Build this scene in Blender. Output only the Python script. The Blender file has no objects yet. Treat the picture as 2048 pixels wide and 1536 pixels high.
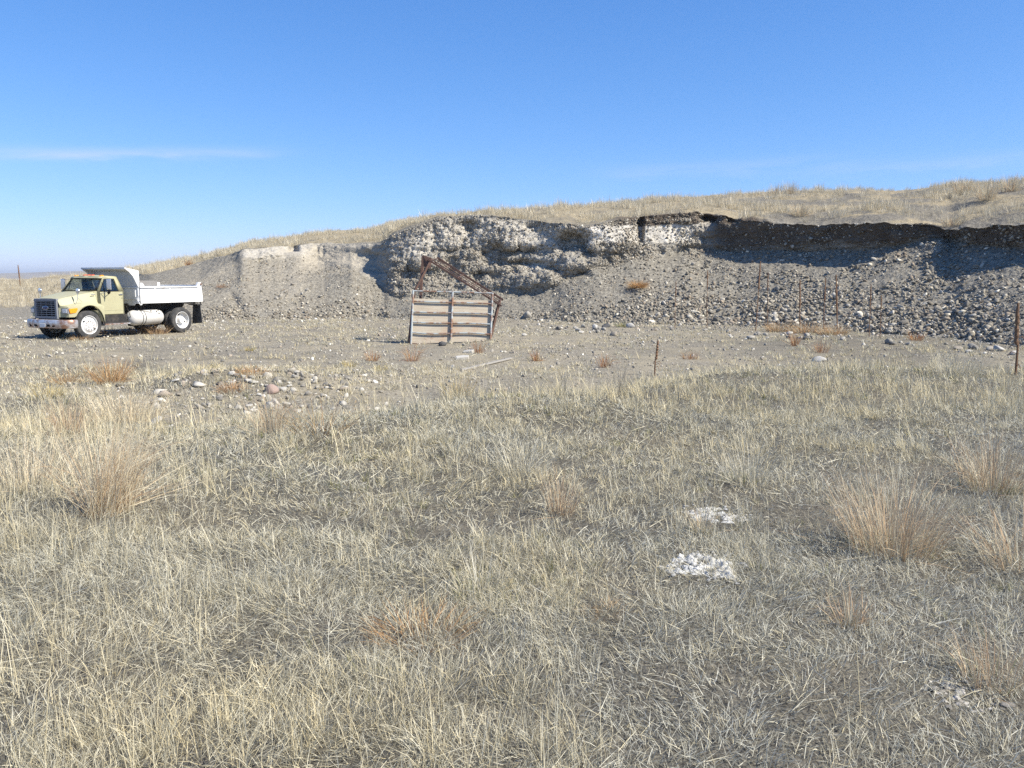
import bpy, math, random
import numpy as np
from mathutils import Matrix, Vector, Euler

R = math.radians
scene = bpy.context.scene
C = scene.collection

# ------------------------------------------------------------------ camera
F_PX, HORIZON = 1650.0, 556.0          # focal length and horizon row, in 2048 x 1536 photograph pixels
EYE = np.array([0.0, 0.0, 1.6])
PITCH = math.atan((768 - HORIZON) / F_PX)
cam_d = bpy.data.cameras.new('camera')
cam_d.sensor_width = 36.0
cam_d.lens = 36.0 * F_PX / 2048.0
cam_d.clip_start = 0.1
cam_d.clip_end = 20000.0
cam = bpy.data.objects.new('camera', cam_d)
cam.location = EYE
cam.rotation_euler = (math.pi / 2 - PITCH, 0, 0)
C.objects.link(cam)
scene.camera = cam

# ------------------------------------------------------------------ sky and sun
SUN_AZ, SUN_EL = R(66), R(45)           # azimuth from straight behind the camera towards the right
SUN = np.array([math.sin(SUN_AZ) * math.cos(SUN_EL), -math.cos(SUN_AZ) * math.cos(SUN_EL), math.sin(SUN_EL)])
world = bpy.data.worlds.new('World')
scene.world = world
world.use_nodes = True
wn, wl = world.node_tree.nodes, world.node_tree.links
wn.clear()
sky = wn.new('ShaderNodeTexSky')
sky.sky_type = 'NISHITA'
sky.sun_disc = False
sky.sun_elevation = SUN_EL
sky.sun_rotation = math.atan2(SUN[0], SUN[1])
sky.altitude = 0
sky.air_density = 0.7
sky.dust_density = 0.3
sky.ozone_density = 6.0


def wmath(op, a, b=None, c=None):
    n = wn.new('ShaderNodeMath')
    n.operation = op
    for i, v in enumerate((a, b, c)):
        if v is None:
            continue
        if isinstance(v, (int, float)):
            n.inputs[i].default_value = v
        else:
            wl.new(v, n.inputs[i])
    return n.outputs[0]


tc = wn.new('ShaderNodeTexCoord')
sp = wn.new('ShaderNodeSeparateXYZ')
wl.new(tc.outputs['Generated'], sp.inputs[0])
az = wmath('ARCTAN2', sp.outputs[0], sp.outputs[1])
el = wmath('ARCSINE', sp.outputs[2])


def streak(az0, el0, slope, waz, wel, amt, seed):
    """thin cirrus: a soft band in sky direction, broken up by stretched noise"""
    da = wmath('SUBTRACT', az, az0)
    line = wmath('MULTIPLY_ADD', da, slope, el0)
    cv = wn.new('ShaderNodeCombineXYZ')
    wl.new(wmath('MULTIPLY', az, 9.0), cv.inputs[0])
    wl.new(wmath('MULTIPLY', el, 60.0), cv.inputs[1])
    cv.inputs[2].default_value = seed
    nz = wn.new('ShaderNodeTexNoise')
    nz.inputs['Scale'].default_value = 1.0
    nz.inputs['Detail'].default_value = 6
    nz.inputs['Roughness'].default_value = 0.6
    nz.inputs['Distortion'].default_value = 0.6
    wl.new(cv.outputs[0], nz.inputs['Vector'])
    wob = wmath('MULTIPLY', wmath('SUBTRACT', nz.outputs[0], 0.5), wel * 3.0)
    de = wmath('DIVIDE', wmath('ADD', wmath('SUBTRACT', el, line), wob), wel)
    g1 = wmath('POWER', 2.71828, wmath('MULTIPLY', wmath('MULTIPLY', de, de), -1.0))
    dz = wmath('DIVIDE', da, waz)
    g2 = wmath('POWER', 2.71828, wmath('MULTIPLY', wmath('POWER', wmath('ABSOLUTE', dz), 4.0), -1.0))
    br = wmath('MULTIPLY', wmath('MAXIMUM', wmath('SUBTRACT', nz.outputs[0], 0.25), 0.0), 2.0)
    return wmath('MULTIPLY', wmath('MULTIPLY', g1, g2), wmath('MULTIPLY', br, amt))


c_tot = wmath('ADD', streak(R(-24.5), R(7.55), 0.055, R(8.5), R(0.34), 0.62, 1.0), streak(R(14.0), R(7.2), 0.02, R(8.0), R(0.5), 0.25, 5.0))
c_tot = wmath('ADD', c_tot, streak(R(27.0), R(6.8), 0.03, R(8.0), R(0.45), 0.25, 9.0))
c_tot = wmath('ADD', c_tot, streak(R(70.0), R(9.0), 0.03, R(14.0), R(0.6), 0.2, 3.0))
c_tot = wmath('ADD', c_tot, streak(R(-75.0), R(10.0), -0.03, R(16.0), R(0.6), 0.2, 7.0))
mx = wn.new('ShaderNodeMixRGB')
mx.inputs[2].default_value = (4.4, 4.9, 5.8, 1)
wl.new(wmath('MINIMUM', c_tot, 0.9), mx.inputs[0])
sr = wn.new('ShaderNodeSeparateColor')
wl.new(sky.outputs[0], sr.inputs[0])
cb = wn.new('ShaderNodeCombineColor')
# the camera's response to the sky: each channel keeps its order of brightness, the blue one is compressed
for ch, (ref, want, ex) in enumerate(((0.89, 0.69, 1.16), (1.71, 1.95, 0.84), (3.55, 4.9, 0.62))):
    wl.new(wmath('MULTIPLY', wmath('POWER', wmath('DIVIDE', sr.outputs[ch], ref), ex), want), cb.inputs[ch])
wl.new(cb.outputs[0], mx.inputs[1])
bg = wn.new('ShaderNodeBackground')
bg.inputs['Strength'].default_value = 0.1
wl.new(mx.outputs[0], bg.inputs[0])
wo = wn.new('ShaderNodeOutputWorld')
wl.new(bg.outputs[0], wo.inputs[0])

sun_d = bpy.data.lights.new('sun', 'SUN')
sun_d.energy = 5.0
sun_d.angle = R(0.53)
sun_d.color = (1.0, 0.945, 0.84)
sun = bpy.data.objects.new('sun', sun_d)
sun.rotation_euler = Vector(SUN).to_track_quat('Z', 'Y').to_euler()
sun.location = (20, -10, 30)
C.objects.link(sun)

vs = scene.view_settings
vs.view_transform = 'Standard'
vs.look = 'None'
vs.exposure = 0.72
vs.gamma = 1.0
vs.use_curve_mapping = False
scene.cycles.use_denoising = False
scene.cycles.max_bounces = 5
scene.cycles.diffuse_bounces = 2
scene.cycles.transmission_bounces = 5
scene.cycles.transparent_max_bounces = 8

# ------------------------------------------------------------------ maths helpers
FWD = np.array([0, math.cos(PITCH), -math.sin(PITCH)])
UPV = np.array([0, math.sin(PITCH), math.cos(PITCH)])


def at(px, py, D):
    """world point seen at photograph pixel (px, py) that lies D metres ahead of the camera"""
    px, py, D = np.broadcast_arrays(np.asarray(px, float), np.asarray(py, float), np.asarray(D, float))
    u, v = (px - 1024) / F_PX, (768 - py) / F_PX
    t = D / (FWD[1] + v * UPV[1])
    return np.stack([t * u, D, EYE[2] + t * (FWD[2] + v * UPV[2])], -1)


def _hash(ix, iy, iz, seed):
    h = (ix.astype(np.int64) * 374761393 + iy.astype(np.int64) * 668265263 + iz.astype(np.int64) * 2147483647 + seed * 1274126177) & 0xFFFFFFFF
    h = ((h ^ (h >> 13)) * 1274126177) & 0xFFFFFFFF
    h = ((h ^ (h >> 16)) * 2246822519) & 0xFFFFFFFF
    return ((h ^ (h >> 15)) & 0xFFFFFF) / float(0xFFFFFF)


def vnoise(p, seed=0):
    """value noise in -1..1, p is (..., 3)"""
    i = np.floor(p)
    f = p - i
    f = f * f * f * (f * (f * 6 - 15) + 10)
    i = i.astype(np.int64)
    r = 0
    for dx in (0, 1):
        wx = f[..., 0] if dx else 1 - f[..., 0]
        for dy in (0, 1):
            wy = f[..., 1] if dy else 1 - f[..., 1]
            for dz in (0, 1):
                wz = f[..., 2] if dz else 1 - f[..., 2]
                r = r + wx * wy * wz * _hash(i[..., 0] + dx, i[..., 1] + dy, i[..., 2] + dz, seed)
    return r * 2 - 1


def fbm(p, octaves=4, seed=0, gain=0.5):
    r, a, tot = 0, 1.0, 0
    for o in range(octaves):
        r = r + a * vnoise(p * 2.0 ** o + 17.3 * o, seed + o)
        tot += a
        a *= gain
    return r / tot


def noise2(x, y, scale, seed=0, octaves=4):
    x, y = np.broadcast_arrays(np.asarray(x, float), np.asarray(y, float))
    return fbm(np.stack([x / scale, y / scale, np.full(x.shape, 0.37)], -1), octaves, seed)


def worley(p, seed=0):
    """distance to the nearest jittered cell point"""
    b = np.floor(p).astype(np.int64)
    best = np.full(p.shape[:-1], 9.0)
    for dx in (-1, 0, 1):
        for dy in (-1, 0, 1):
            for dz in (-1, 0, 1):
                c = b + np.array([dx, dy, dz])
                q = np.stack([c[..., k] + _hash(c[..., 0], c[..., 1], c[..., 2], seed + 11 * k) for k in range(3)], -1)
                best = np.minimum(best, ((p - q) ** 2).sum(-1))
    return np.sqrt(best)


def sstep(a, b, x):
    t = np.clip((np.asarray(x, float) - a) / (b - a), 0, 1)
    return t * t * (3 - 2 * t)


# ------------------------------------------------------------------ object helpers
def tag(o, label=None, cat=None, group=None, kind=None):
    if label:
        o['label'] = label
    if cat:
        o['category'] = cat
    if group:
        o['group'] = group
    if kind:
        o['kind'] = kind
    return o


def empty(name, loc=(0, 0, 0), rot=(0, 0, 0)):
    o = bpy.data.objects.new(name, None)
    o.location = loc
    o.rotation_euler = rot
    o.empty_display_size = 0.2
    C.objects.link(o)
    return o


def mesh_np(name, verts, faces, mat=None, smooth=False, colors=None, attrs=None):
    """faces: list of tuples, or an (n, k) int array"""
    me = bpy.data.meshes.new(name)
    verts = np.asarray(verts, np.float32)
    if isinstance(faces, np.ndarray):
        n, k = faces.shape
        me.vertices.add(len(verts))
        me.vertices.foreach_set('co', verts.ravel())
        me.loops.add(n * k)
        me.loops.foreach_set('vertex_index', faces.astype(np.int32).ravel())
        me.polygons.add(n)
        me.polygons.foreach_set('loop_start', np.arange(0, n * k, k, dtype=np.int32))
        me.update(calc_edges=True)
        me.validate()
    else:
        me.from_pydata(verts.tolist(), [], faces)
        me.update()
    if smooth:
        me.polygons.foreach_set('use_smooth', np.ones(len(me.polygons), bool))
    if colors is not None:
        a = me.attributes.new('bcol', 'FLOAT_COLOR', 'POINT')
        c4 = np.ones((len(verts), 4), np.float32)
        c4[:, :3] = colors
        a.data.foreach_set('color', c4.ravel())
    for k_, v_ in (attrs or {}).items():
        a = me.attributes.new(k_, 'FLOAT', 'POINT')
        a.data.foreach_set('value', np.asarray(v_, np.float32).ravel())
    if mat:
        me.materials.append(mat)
    return me


def obj(name, me, parent=None, link=True):
    o = bpy.data.objects.new(name, me)
    if link:
        C.objects.link(o)
    if parent:
        o.parent = parent
    return o


class MB:
    """collects simple shapes into one mesh"""

    def __init__(s):
        s.v, s.f = [], []

    def add(s, v, f):
        n = len(s.v)
        s.v += [tuple(map(float, p)) for p in v]
        s.f += [tuple(i + n for i in q) for q in f]
        return s

    def box(s, x0, x1, y0, y1, z0, z1):
        x0, x1 = min(x0, x1), max(x0, x1)
        y0, y1 = min(y0, y1), max(y0, y1)
        z0, z1 = min(z0, z1), max(z0, z1)
        v = [(x, y, z) for z in (z0, z1) for y in (y0, y1) for x in (x0, x1)]
        return s.add(v, [(0, 2, 3, 1), (4, 5, 7, 6), (0, 1, 5, 4), (2, 6, 7, 3), (0, 4, 6, 2), (1, 3, 7, 5)])

    def prism(s, poly, axis, a, b):
        """closed polygon (2D) extruded along an axis from a to b; axis 1: poly is (x, z); axis 0: (y, z); axis 2: (x, y)"""
        def P(p, t):
            return (t, p[0], p[1]) if axis == 0 else (p[0], t, p[1]) if axis == 1 else (p[0], p[1], t)
        n = len(poly)
        v = [P(p, a) for p in poly] + [P(p, b) for p in poly]
        f = [tuple(range(n)), tuple(range(2 * n - 1, n - 1, -1))] + [(i, n + i, n + (i + 1) % n, (i + 1) % n) for i in range(n)]
        return s.add(v, f)

    def tube(s, pts, r, n=8, cap=True):
        pts = [Vector(p) for p in pts]
        rs = r if isinstance(r, (list, tuple, np.ndarray)) else [r] * len(pts)
        v, f = [], []
        ref = Vector((0, 0, 1))
        for i, p in enumerate(pts):
            d = (pts[min(i + 1, len(pts) - 1)] - pts[max(i - 1, 0)]).normalized()
            a = d.cross(ref if abs(d.dot(ref)) < 0.95 else Vector((1, 0, 0))).normalized()
            b = d.cross(a)
            for k in range(n):
                t = 2 * math.pi * k / n
                v.append(p + a * (rs[i] * math.cos(t)) + b * (rs[i] * math.sin(t)))
        for i in range(len(pts) - 1):
            for k in range(n):
                f.append((i * n + k, i * n + (k + 1) % n, (i + 1) * n + (k + 1) % n, (i + 1) * n + k))
        if cap:
            f.append(tuple(range(n - 1, -1, -1)))
            f.append(tuple((len(pts) - 1) * n + k for k in range(n)))
        return s.add(v, f)

    def beam(s, p, q, w, h, up=(0, 0, 1)):
        """rectangular bar from p to q"""
        p, q = Vector(p), Vector(q)
        d = (q - p).normalized()
        a = d.cross(Vector(up)).normalized() * (w / 2)
        b = d.cross(a).normalized() * (h / 2)
        v = [c + i * a + j * b for c in (p, q) for i, j in ((-1, -1), (1, -1), (1, 1), (-1, 1))]
        return s.add(v, [(3, 2, 1, 0), (4, 5, 6, 7)] + [(i, (i + 1) % 4, 4 + (i + 1) % 4, 4 + i) for i in range(4)])

    def lathe(s, prof, axis, c, n=32):
        """prof: (offset along axis, radius) list, turned about the axis through c"""
        v, f = [], []
        for (t, r) in prof:
            for k in range(n):
                a = 2 * math.pi * k / n
                ca, sa = r * math.cos(a), r * math.sin(a)
                if axis == 0:
                    v.append((c[0] + t, c[1] + ca, c[2] + sa))
                elif axis == 1:
                    v.append((c[0] + ca, c[1] + t, c[2] + sa))
                else:
                    v.append((c[0] + ca, c[1] + sa, c[2] + t))
        for i in range(len(prof) - 1):
            for k in range(n):
                f.append((i * n + k, i * n + (k + 1) % n, (i + 1) * n + (k + 1) % n, (i + 1) * n + k))
        return s.add(v, f)

    def grid(s, P):
        """P: (rows, cols, 3)"""
        P = np.asarray(P, float)
        a, b = P.shape[:2]
        return s.add(P.reshape(-1, 3), [(i * b + j, i * b + j + 1, (i + 1) * b + j + 1, (i + 1) * b + j) for i in range(a - 1) for j in range(b - 1)])

    def build(s, name, mat, parent=None, smooth=None, bevel=0.0, solid=0.0):
        me = bpy.data.meshes.new(name)
        me.from_pydata(s.v, [], s.f)
        me.update()
        import bmesh
        bm = bmesh.new()
        bm.from_mesh(me)
        if smooth is not None or bevel or solid:
            bmesh.ops.remove_doubles(bm, verts=bm.verts, dist=1e-5)
        bmesh.ops.recalc_face_normals(bm, faces=bm.faces)
        bm.to_mesh(me)
        bm.free()
        me.materials.append(mat)
        if smooth is not None:
            me.polygons.foreach_set('use_smooth', np.ones(len(me.polygons), bool))
            me.set_sharp_from_angle(angle=R(smooth))
        o = obj(name, me, parent)
        if solid:
            m = o.modifiers.new('solid', 'SOLIDIFY')
            m.thickness = solid
            m.offset = 0
        if bevel:
            m = o.modifiers.new('bevel', 'BEVEL')
            m.width = bevel
            m.segments = 2
            m.limit_method = 'ANGLE'
        return o


# ------------------------------------------------------------------ materials
def new_mat(name):
    m = bpy.data.materials.new(name)
    m.use_nodes = True
    nt = m.node_tree
    b = nt.nodes['Principled BSDF']
    b.inputs['Specular IOR Level'].default_value = 0.3
    return m, nt, b


def ramp(nt, src, stops):
    r = nt.nodes.new('ShaderNodeValToRGB')
    e = r.color_ramp.elements
    while len(e) < len(stops):
        e.new(0.5)
    for el_, (p, c) in zip(e, stops):
        el_.position = p
        el_.color = (*c, 1) if len(c) == 3 else c
    nt.links.new(src, r.inputs[0])
    return r.outputs[0]


def tnoise(nt, scale, detail=4, rough=0.55, coord='Object', vec=None, mapping=None):
    n = nt.nodes.new('ShaderNodeTexNoise')
    n.inputs['Scale'].default_value = scale
    n.inputs['Detail'].default_value = detail
    n.inputs['Roughness'].default_value = rough
    if vec is None:
        t = nt.nodes.new('ShaderNodeTexCoord')
        vec = t.outputs[coord]
    if mapping:
        mp = nt.nodes.new('ShaderNodeMapping')
        mp.inputs['Scale'].default_value = mapping
        nt.links.new(vec, mp.inputs[0])
        vec = mp.outputs[0]
    nt.links.new(vec, n.inputs['Vector'])
    return n.outputs[0]


def mixc(nt, fac, a, b, mode='MIX'):
    m = nt.nodes.new('ShaderNodeMixRGB')
    m.blend_type = mode
    for i, v in enumerate((fac, a, b)):
        if isinstance(v, (int, float)):
            m.inputs[i].default_value = v
        elif isinstance(v, (tuple, list)):
            m.inputs[i].default_value = (*v, 1)
        else:
            nt.links.new(v, m.inputs[i])
    return m.outputs[0]


def bump(nt, b, h, strength, dist):
    n = nt.nodes.new('ShaderNodeBump')
    n.inputs['Strength'].default_value = strength
    n.inputs['Distance'].default_value = dist
    nt.links.new(h, n.inputs['Height'])
    nt.links.new(n.outputs[0], b.inputs['Normal'])


def surf(name, base, rough=0.6, metal=0.0, dirt=None, dirt_amt=0.4, scale=3.0, spec=0.3, lo=0.45, hi=0.7, bumps=0.0, bscale=40, fine=0.1, mapping=None):
    """plain coat with patches of a second colour (dirt, rust) and a fine variation"""
    m, nt, b = new_mat(name)
    n1 = tnoise(nt, scale, 6, 0.65, mapping=mapping)
    n2 = tnoise(nt, scale * 9, 4, 0.6)
    col = mixc(nt, 1.0, base, ramp(nt, n2, [(0.25, (1 - fine,) * 3), (0.75, (1 + fine,) * 3)]), 'MULTIPLY')
    if dirt:
        col = mixc(nt, ramp(nt, n1, [(lo, (0, 0, 0)), (hi, (dirt_amt,) * 3)]), col, dirt)
    nt.links.new(col, b.inputs['Base Color'])
    b.inputs['Roughness'].default_value = rough
    b.inputs['Metallic'].default_value = metal
    b.inputs['Specular IOR Level'].default_value = spec
    if bumps:
        bump(nt, b, tnoise(nt, bscale, 5, 0.6), bumps, 0.01)
    return m


def attr(nt, name, typ='GEOMETRY'):
    a = nt.nodes.new('ShaderNodeAttribute')
    a.attribute_name = name
    a.attribute_type = typ
    return a


def blade_mat(name, tinted=True, transl=0.27):
    m, nt, b = new_mat(name)
    a = attr(nt, 'bcol')
    col = a.outputs['Color']
    if tinted:
        t = attr(nt, 'tint', 'INSTANCER')
        col = mixc(nt, 1.0, col, t.outputs['Color'], 'MULTIPLY')
    d = nt.nodes.new('ShaderNodeBsdfDiffuse')
    tr = nt.nodes.new('ShaderNodeBsdfTranslucent')
    mixs = nt.nodes.new('ShaderNodeMixShader')
    mixs.inputs[0].default_value = transl
    nt.links.new(col, d.inputs[0])
    nt.links.new(col, tr.inputs[0])
    nt.links.new(d.outputs[0], mixs.inputs[1])
    nt.links.new(tr.outputs[0], mixs.inputs[2])
    nt.links.new(mixs.outputs[0], nt.nodes['Material Output'].inputs[0])
    nt.nodes.remove(b)
    return m


def stone_mat(name, typ='INSTANCER'):
    m, nt, b = new_mat(name)
    if typ == 'INSTANCER':
        col = attr(nt, 'tint', 'INSTANCER').outputs['Color']
    else:
        oi = nt.nodes.new('ShaderNodeObjectInfo')
        col = ramp(nt, oi.outputs['Random'], [(0.0, (0.18, 0.17, 0.152)), (0.3, (0.27, 0.252, 0.22)), (0.55, (0.37, 0.348, 0.305)), (0.75, (0.25, 0.215, 0.17)), (0.9, (0.50, 0.47, 0.41))])
    n = tnoise(nt, 9, 5, 0.65)
    col = mixc(nt, 1.0, col, ramp(nt, n, [(0.3, (0.72, 0.72, 0.72)), (0.7, (1.2, 1.18, 1.14))]), 'MULTIPLY')
    nt.links.new(col, b.inputs['Base Color'])
    b.inputs['Roughness'].default_value = 0.9
    b.inputs['Specular IOR Level'].default_value = 0.15
    bump(nt, b, tnoise(nt, 22, 5, 0.7), 0.5, 0.02)
    return m


M_blade = blade_mat('dry_blades')
M_blade_own = blade_mat('dry_blades_single', tinted=False)
M_stone_i = stone_mat('loose_stone')
M_stone = stone_mat('stone', 'OBJECT')

# ------------------------------------------------------------------ ground
FLOOR = -0.56


def ground_z(x, y):
    x, y = np.broadcast_arrays(np.asarray(x, float), np.asarray(y, float))
    yc = np.interp(x, [-14, -7, -4.5, -3, -1.5, 0, 1.5, 3.5, 6, 9, 14], [6.0, 6.3, 7.0, 8.0, 9.2, 10.0, 11.0, 13.2, 14.0, 13.5, 13.0])
    w = np.interp(x, [-10, -3, 0, 10], [9.0, 6.5, 5.0, 4.5])
    yc = yc + 0.7 * noise2(x, y * 0, 3.0, 5, 2)
    s = sstep(0, 1, (y - yc) / w)
    z = FLOOR * s
    fg = 1 - s
    z = z + fg * (0.09 * noise2(x, y, 2.6, 1, 3) + 0.02 * noise2(x, y, 0.45, 2, 3)) * sstep(0.5, 3, np.hypot(x, y))
    z = z + fg * 0.10 * np.exp(-((x - 0.6) / 1.6) ** 2 - ((y - 9.6) / 1.1) ** 2)
    z = z + s * (0.05 * noise2(x, y, 5.0, 3, 3) + 0.03 * noise2(x, y, 0.9, 4, 3))
    # rubble heap and shallow hollow on the left
    z = z + 0.30 * np.exp(-((x + 5.4) / 2.2) ** 2 - ((y - 16.2) / 1.5) ** 2) * (1 + 0.5 * noise2(x, y, 0.7, 9, 3))
    z = z + 0.12 * np.exp(-((x + 0.7) / 1.3) ** 2 - ((y - 26.6) / 0.8) ** 2)
    far = np.clip((np.hypot(x, y) - 150) / 3000, 0, 1)
    return z - 6 * far


def ground_hit(px, py):
    """where the ray of a photograph pixel meets the ground"""
    d = FWD + np.array([1.0, 0, 0]) * (px - 1024) / F_PX + UPV * (768 - py) / F_PX
    ts = np.concatenate([np.arange(2, 30, 0.02), np.arange(30, 200, 0.1)])
    P = EYE + ts[:, None] * d
    h = P[:, 2] - ground_z(P[:, 0], P[:, 1])
    k = int(np.argmax(h < 0)) if (h < 0).any() else len(ts) - 1
    p = P[k].copy()
    p[2] = ground_z(p[0], p[1])
    return p


def grass_mask(x, y):
    """0 bare gravel .. 1 full turf"""
    yc = np.interp(x, [-14, -7, -4.5, -3, -1.5, 0, 1.5, 3.5, 6, 9, 14], [10.5, 10.5, 10.0, 10.0, 11.3, 12.2, 13.6, 16.0, 17.2, 17.0, 16.0])
    n = noise2(x, y, 1.6, 21, 4)
    n2 = noise2(x, y, 4.5, 22, 3)
    fg = 1 - sstep(-1.2, 1.4, y - yc + 1.6 * n)
    left = sstep(-3, -7, x) * sstep(8, 10, y) * (1 - sstep(21, 24, y)) * sstep(0.05, 0.35, n + 0.35 * n2 + 0.1)
    right = sstep(4, 10, x) * sstep(16, 19, y) * (1 - sstep(30, 40, y)) * sstep(0.0, 0.4, n2 + 0.2) * 0.55
    floor = 0.22 * sstep(0.05, 0.4, n + 0.4 * n2)
    far = sstep(42, 46, y) * 0.2
    return np.clip(np.maximum.reduce([fg, left * 0.8, right, floor + 0 * x, far + 0 * x]), 0, 1)


def warp(lo, hi, n, A, c=0.0):
    a, b = math.asinh((lo - c) / A), math.asinh((hi - c) / A)
    return c + A * np.sinh(np.linspace(a, b, n))


gx = warp(-6000, 6000, 400, 4.0)
gy = warp(-60, 9000, 430, 5.0, 7.0)
GX, GY = np.meshgrid(gx, gy)
GZ = ground_z(GX, GY)
idx = np.arange(GX.size).reshape(GX.shape)
gf = np.stack([idx[:-1, :-1], idx[:-1, 1:], idx[1:, 1:], idx[1:, :-1]], -1).reshape(-1, 4)

m, nt, b = new_mat('pit_floor_soil')
g = attr(nt, 'grass').outputs['Fac']
pos = nt.nodes.new('ShaderNodeNewGeometry').outputs['Position']
n1 = tnoise(nt, 0.7, 3, 0.6, vec=pos)
n2 = tnoise(nt, 14, 3, 0.75, vec=pos)
n3 = tnoise(nt, 60, 2, 0.7, vec=pos)
gravel = ramp(nt, n2, [(0.28, (0.095, 0.084, 0.064)), (0.5, (0.225, 0.20, 0.155)), (0.72, (0.40, 0.365, 0.29))])
gravel = mixc(nt, ramp(nt, n1, [(0.42, (0, 0, 0)), (0.66, (0.5,) * 3)]), gravel, (0.37, 0.315, 0.21))
thatch = ramp(nt, n3, [(0.3, (0.05, 0.045, 0.036)), (0.55, (0.115, 0.105, 0.084)), (0.75, (0.22, 0.203, 0.162))])
thatch = mixc(nt, ramp(nt, n1, [(0.45, (0, 0, 0)), (0.7, (0.55,) * 3)]), thatch, (0.18, 0.153, 0.11))
nt.links.new(mixc(nt, g, gravel, thatch), b.inputs['Base Color'])
b.inputs['Roughness'].default_value = 0.95
b.inputs['Specular IOR Level'].default_value = 0.1
bump(nt, b, n2, 0.8, 0.05)
M_ground = m
me = mesh_np('ground', np.stack([GX, GY, GZ], -1).reshape(-1, 3), gf, M_ground, smooth=True, attrs={'grass': grass_mask(GX, GY)})
ground = tag(obj('ground', me), kind='structure')

# ------------------------------------------------------------------ gravel bank and hill above it
# photograph columns: px, base row, (row, metres further) at the foot of the face, (row, metres further) at the lip, (row, distance) on the skyline
COLS = np.array([
    # px   y1   y2   d2    y3   d3    y5   D5
    [-600, 640, 604, 24.0, 588, 24.0, 566, 130],
    [-100, 640, 602, 22.0, 582, 20.0, 562, 120],
    [60,   641, 600, 20.0, 578, 18.0, 559, 115],
    [200,  643, 588, 14.0, 562, 12.0, 546, 100],
    [300,  643, 578, 8.0,  549, 6.0,  533, 90],
    [400,  641, 562, 8.0,  526, 6.0,  515, 84],
    [470,  640, 530, 9.0, 506, 2.0,  498, 77],
    [485,  640, 519, 9.0,  500, 0.9,  493, 76],
    [590,  638, 512, 9.0,  490, 1.0,  474, 76],
    [640,  637, 519, 8.0,  488, 2.6,  465, 76],
    [700,  636, 535, 5.0,  487, 3.2,  460, 77],
    [748,  635, 560, 3.5,  486, 2.9,  456, 77],
    [764,  635, 576, 3.0,  484, 2.6,  455, 77],
    [784,  636, 594, 2.4,  471, 2.2,  449, 75],
    [820,  637, 594, 2.4,  456, 2.2,  444, 70],
    [880,  637, 592, 2.4,  435, 2.2,  434, 56],
    [960,  638, 592, 2.4,  427, 2.4,  425, 57],
    [1060, 640, 588, 2.6,  440, 2.6,  420, 62],
    [1150, 644, 560, 3.8,  450, 1.6,  416, 64],
    [1180, 645, 541, 4.8,  453, 1.0,  414, 65],
    [1280, 648, 521, 6.6,  432, 1.2,  406, 67],
    [1375, 650, 500, 8.2,  426, 0.6,  398, 69],
    [1410, 650, 498, 8.4,  424, 0.2,  396, 70],
    [1480, 652, 503, 8.2,  437, -0.4, 390, 71],
    [1600, 657, 500, 7.7,  449, -0.5, 383, 71],
    [1700, 662, 498, 7.5,  448, -0.5, 384, 69],
    [1790, 668, 491, 7.6,  448, -0.5, 385, 67],
    [1868, 673, 474, 8.4,  451, -0.3, 377, 64],
    [1905, 676, 480, 8.6,  462, -0.4, 375, 63],
    [1940, 680, 490, 8.1,  456, -0.5, 372, 62],
    [2048, 692, 497, 8.0,  450, -0.4, 366, 58],
    [2300, 720, 525, 8.8, 442, 0.0, 352, 56],
    [2700, 770, 570, 10.0, 435, 0.4,  330, 58]], float)
hpx = np.concatenate([np.arange(-600, 240, 8.0), np.arange(240, 2090, 2.1), np.arange(2090, 2701, 9.0)])
K = [np.interp(hpx, COLS[:, 0], COLS[:, i]) for i in range(1, 8)]
ker = np.exp(-np.linspace(-2, 2, 9) ** 2)
ker /= ker.sum()
K = [np.convolve(np.pad(k, 4, mode='edge'), ker, 'valid') for k in K]
y1, y2, d2, y3, d3, y5, D5 = K
# base distance from the floor level
yy = np.linspace(575, 900, 4000)
DD = np.array([(EYE[2] - FLOOR) / ((FWD[2] + (768 - q) / F_PX * UPV[2]) / (FWD[1] + (768 - q) / F_PX * UPV[1])) * -1 for q in yy])
D1 = np.interp(y1, yy, DD)
D2, D3 = D1 + d2, D1 + d2 + d3
# ragged lip and foot
wx = at(hpx, y3, D3)
rag = noise2(wx[:, 0], wx[:, 1], 1.6, 31, 4)
ragm = sstep(440, 500, hpx)
zlip_smooth = at(hpx, y3, D3)[:, 2]
y3 = y3 + (rag * 5.0 + noise2(wx[:, 0], wx[:, 1], 0.45, 35, 3) * 5.0 * sstep(1300, 1450, hpx)) * ragm
y2 = y2 + noise2(wx[:, 0], wx[:, 1], 2.2, 33, 4) * 9.0 * ragm
y5 = y5 + noise2(wx[:, 0], wx[:, 1], 6, 34, 3) * 3.0
NS, NC, NT = 100, 100, 80
rows_y, rows_D, seg, frac = [], [], [], []
for t in (0.0,):
    rows_y.append(y1 + 14); rows_D.append(np.interp(y1 + 14, yy, DD) * 0 + D1 - 1.0); seg.append(0); frac.append(0)
for t in np.linspace(0, 1, NS, endpoint=False):
    tt = t
    rows_y.append(y1 + (y2 - y1) * tt); rows_D.append(D1 + (D2 - D1) * tt); seg.append(1); frac.append(t)
for t in np.linspace(0, 1, NC, endpoint=False):
    e = t ** 1.0
    rows_y.append(y2 + (y3 - y2) * t); rows_D.append(D2 + (D3 - D2) * e); seg.append(2); frac.append(t)
zlip = at(hpx, y3, D3)[:, 2]
zsky = at(hpx, y5, D5)[:, 2]
HP = [at(hpx, ry, rD) for ry, rD in zip(rows_y, rows_D)]
HP[0][:, 2] = FLOOR - 0.5
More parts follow.
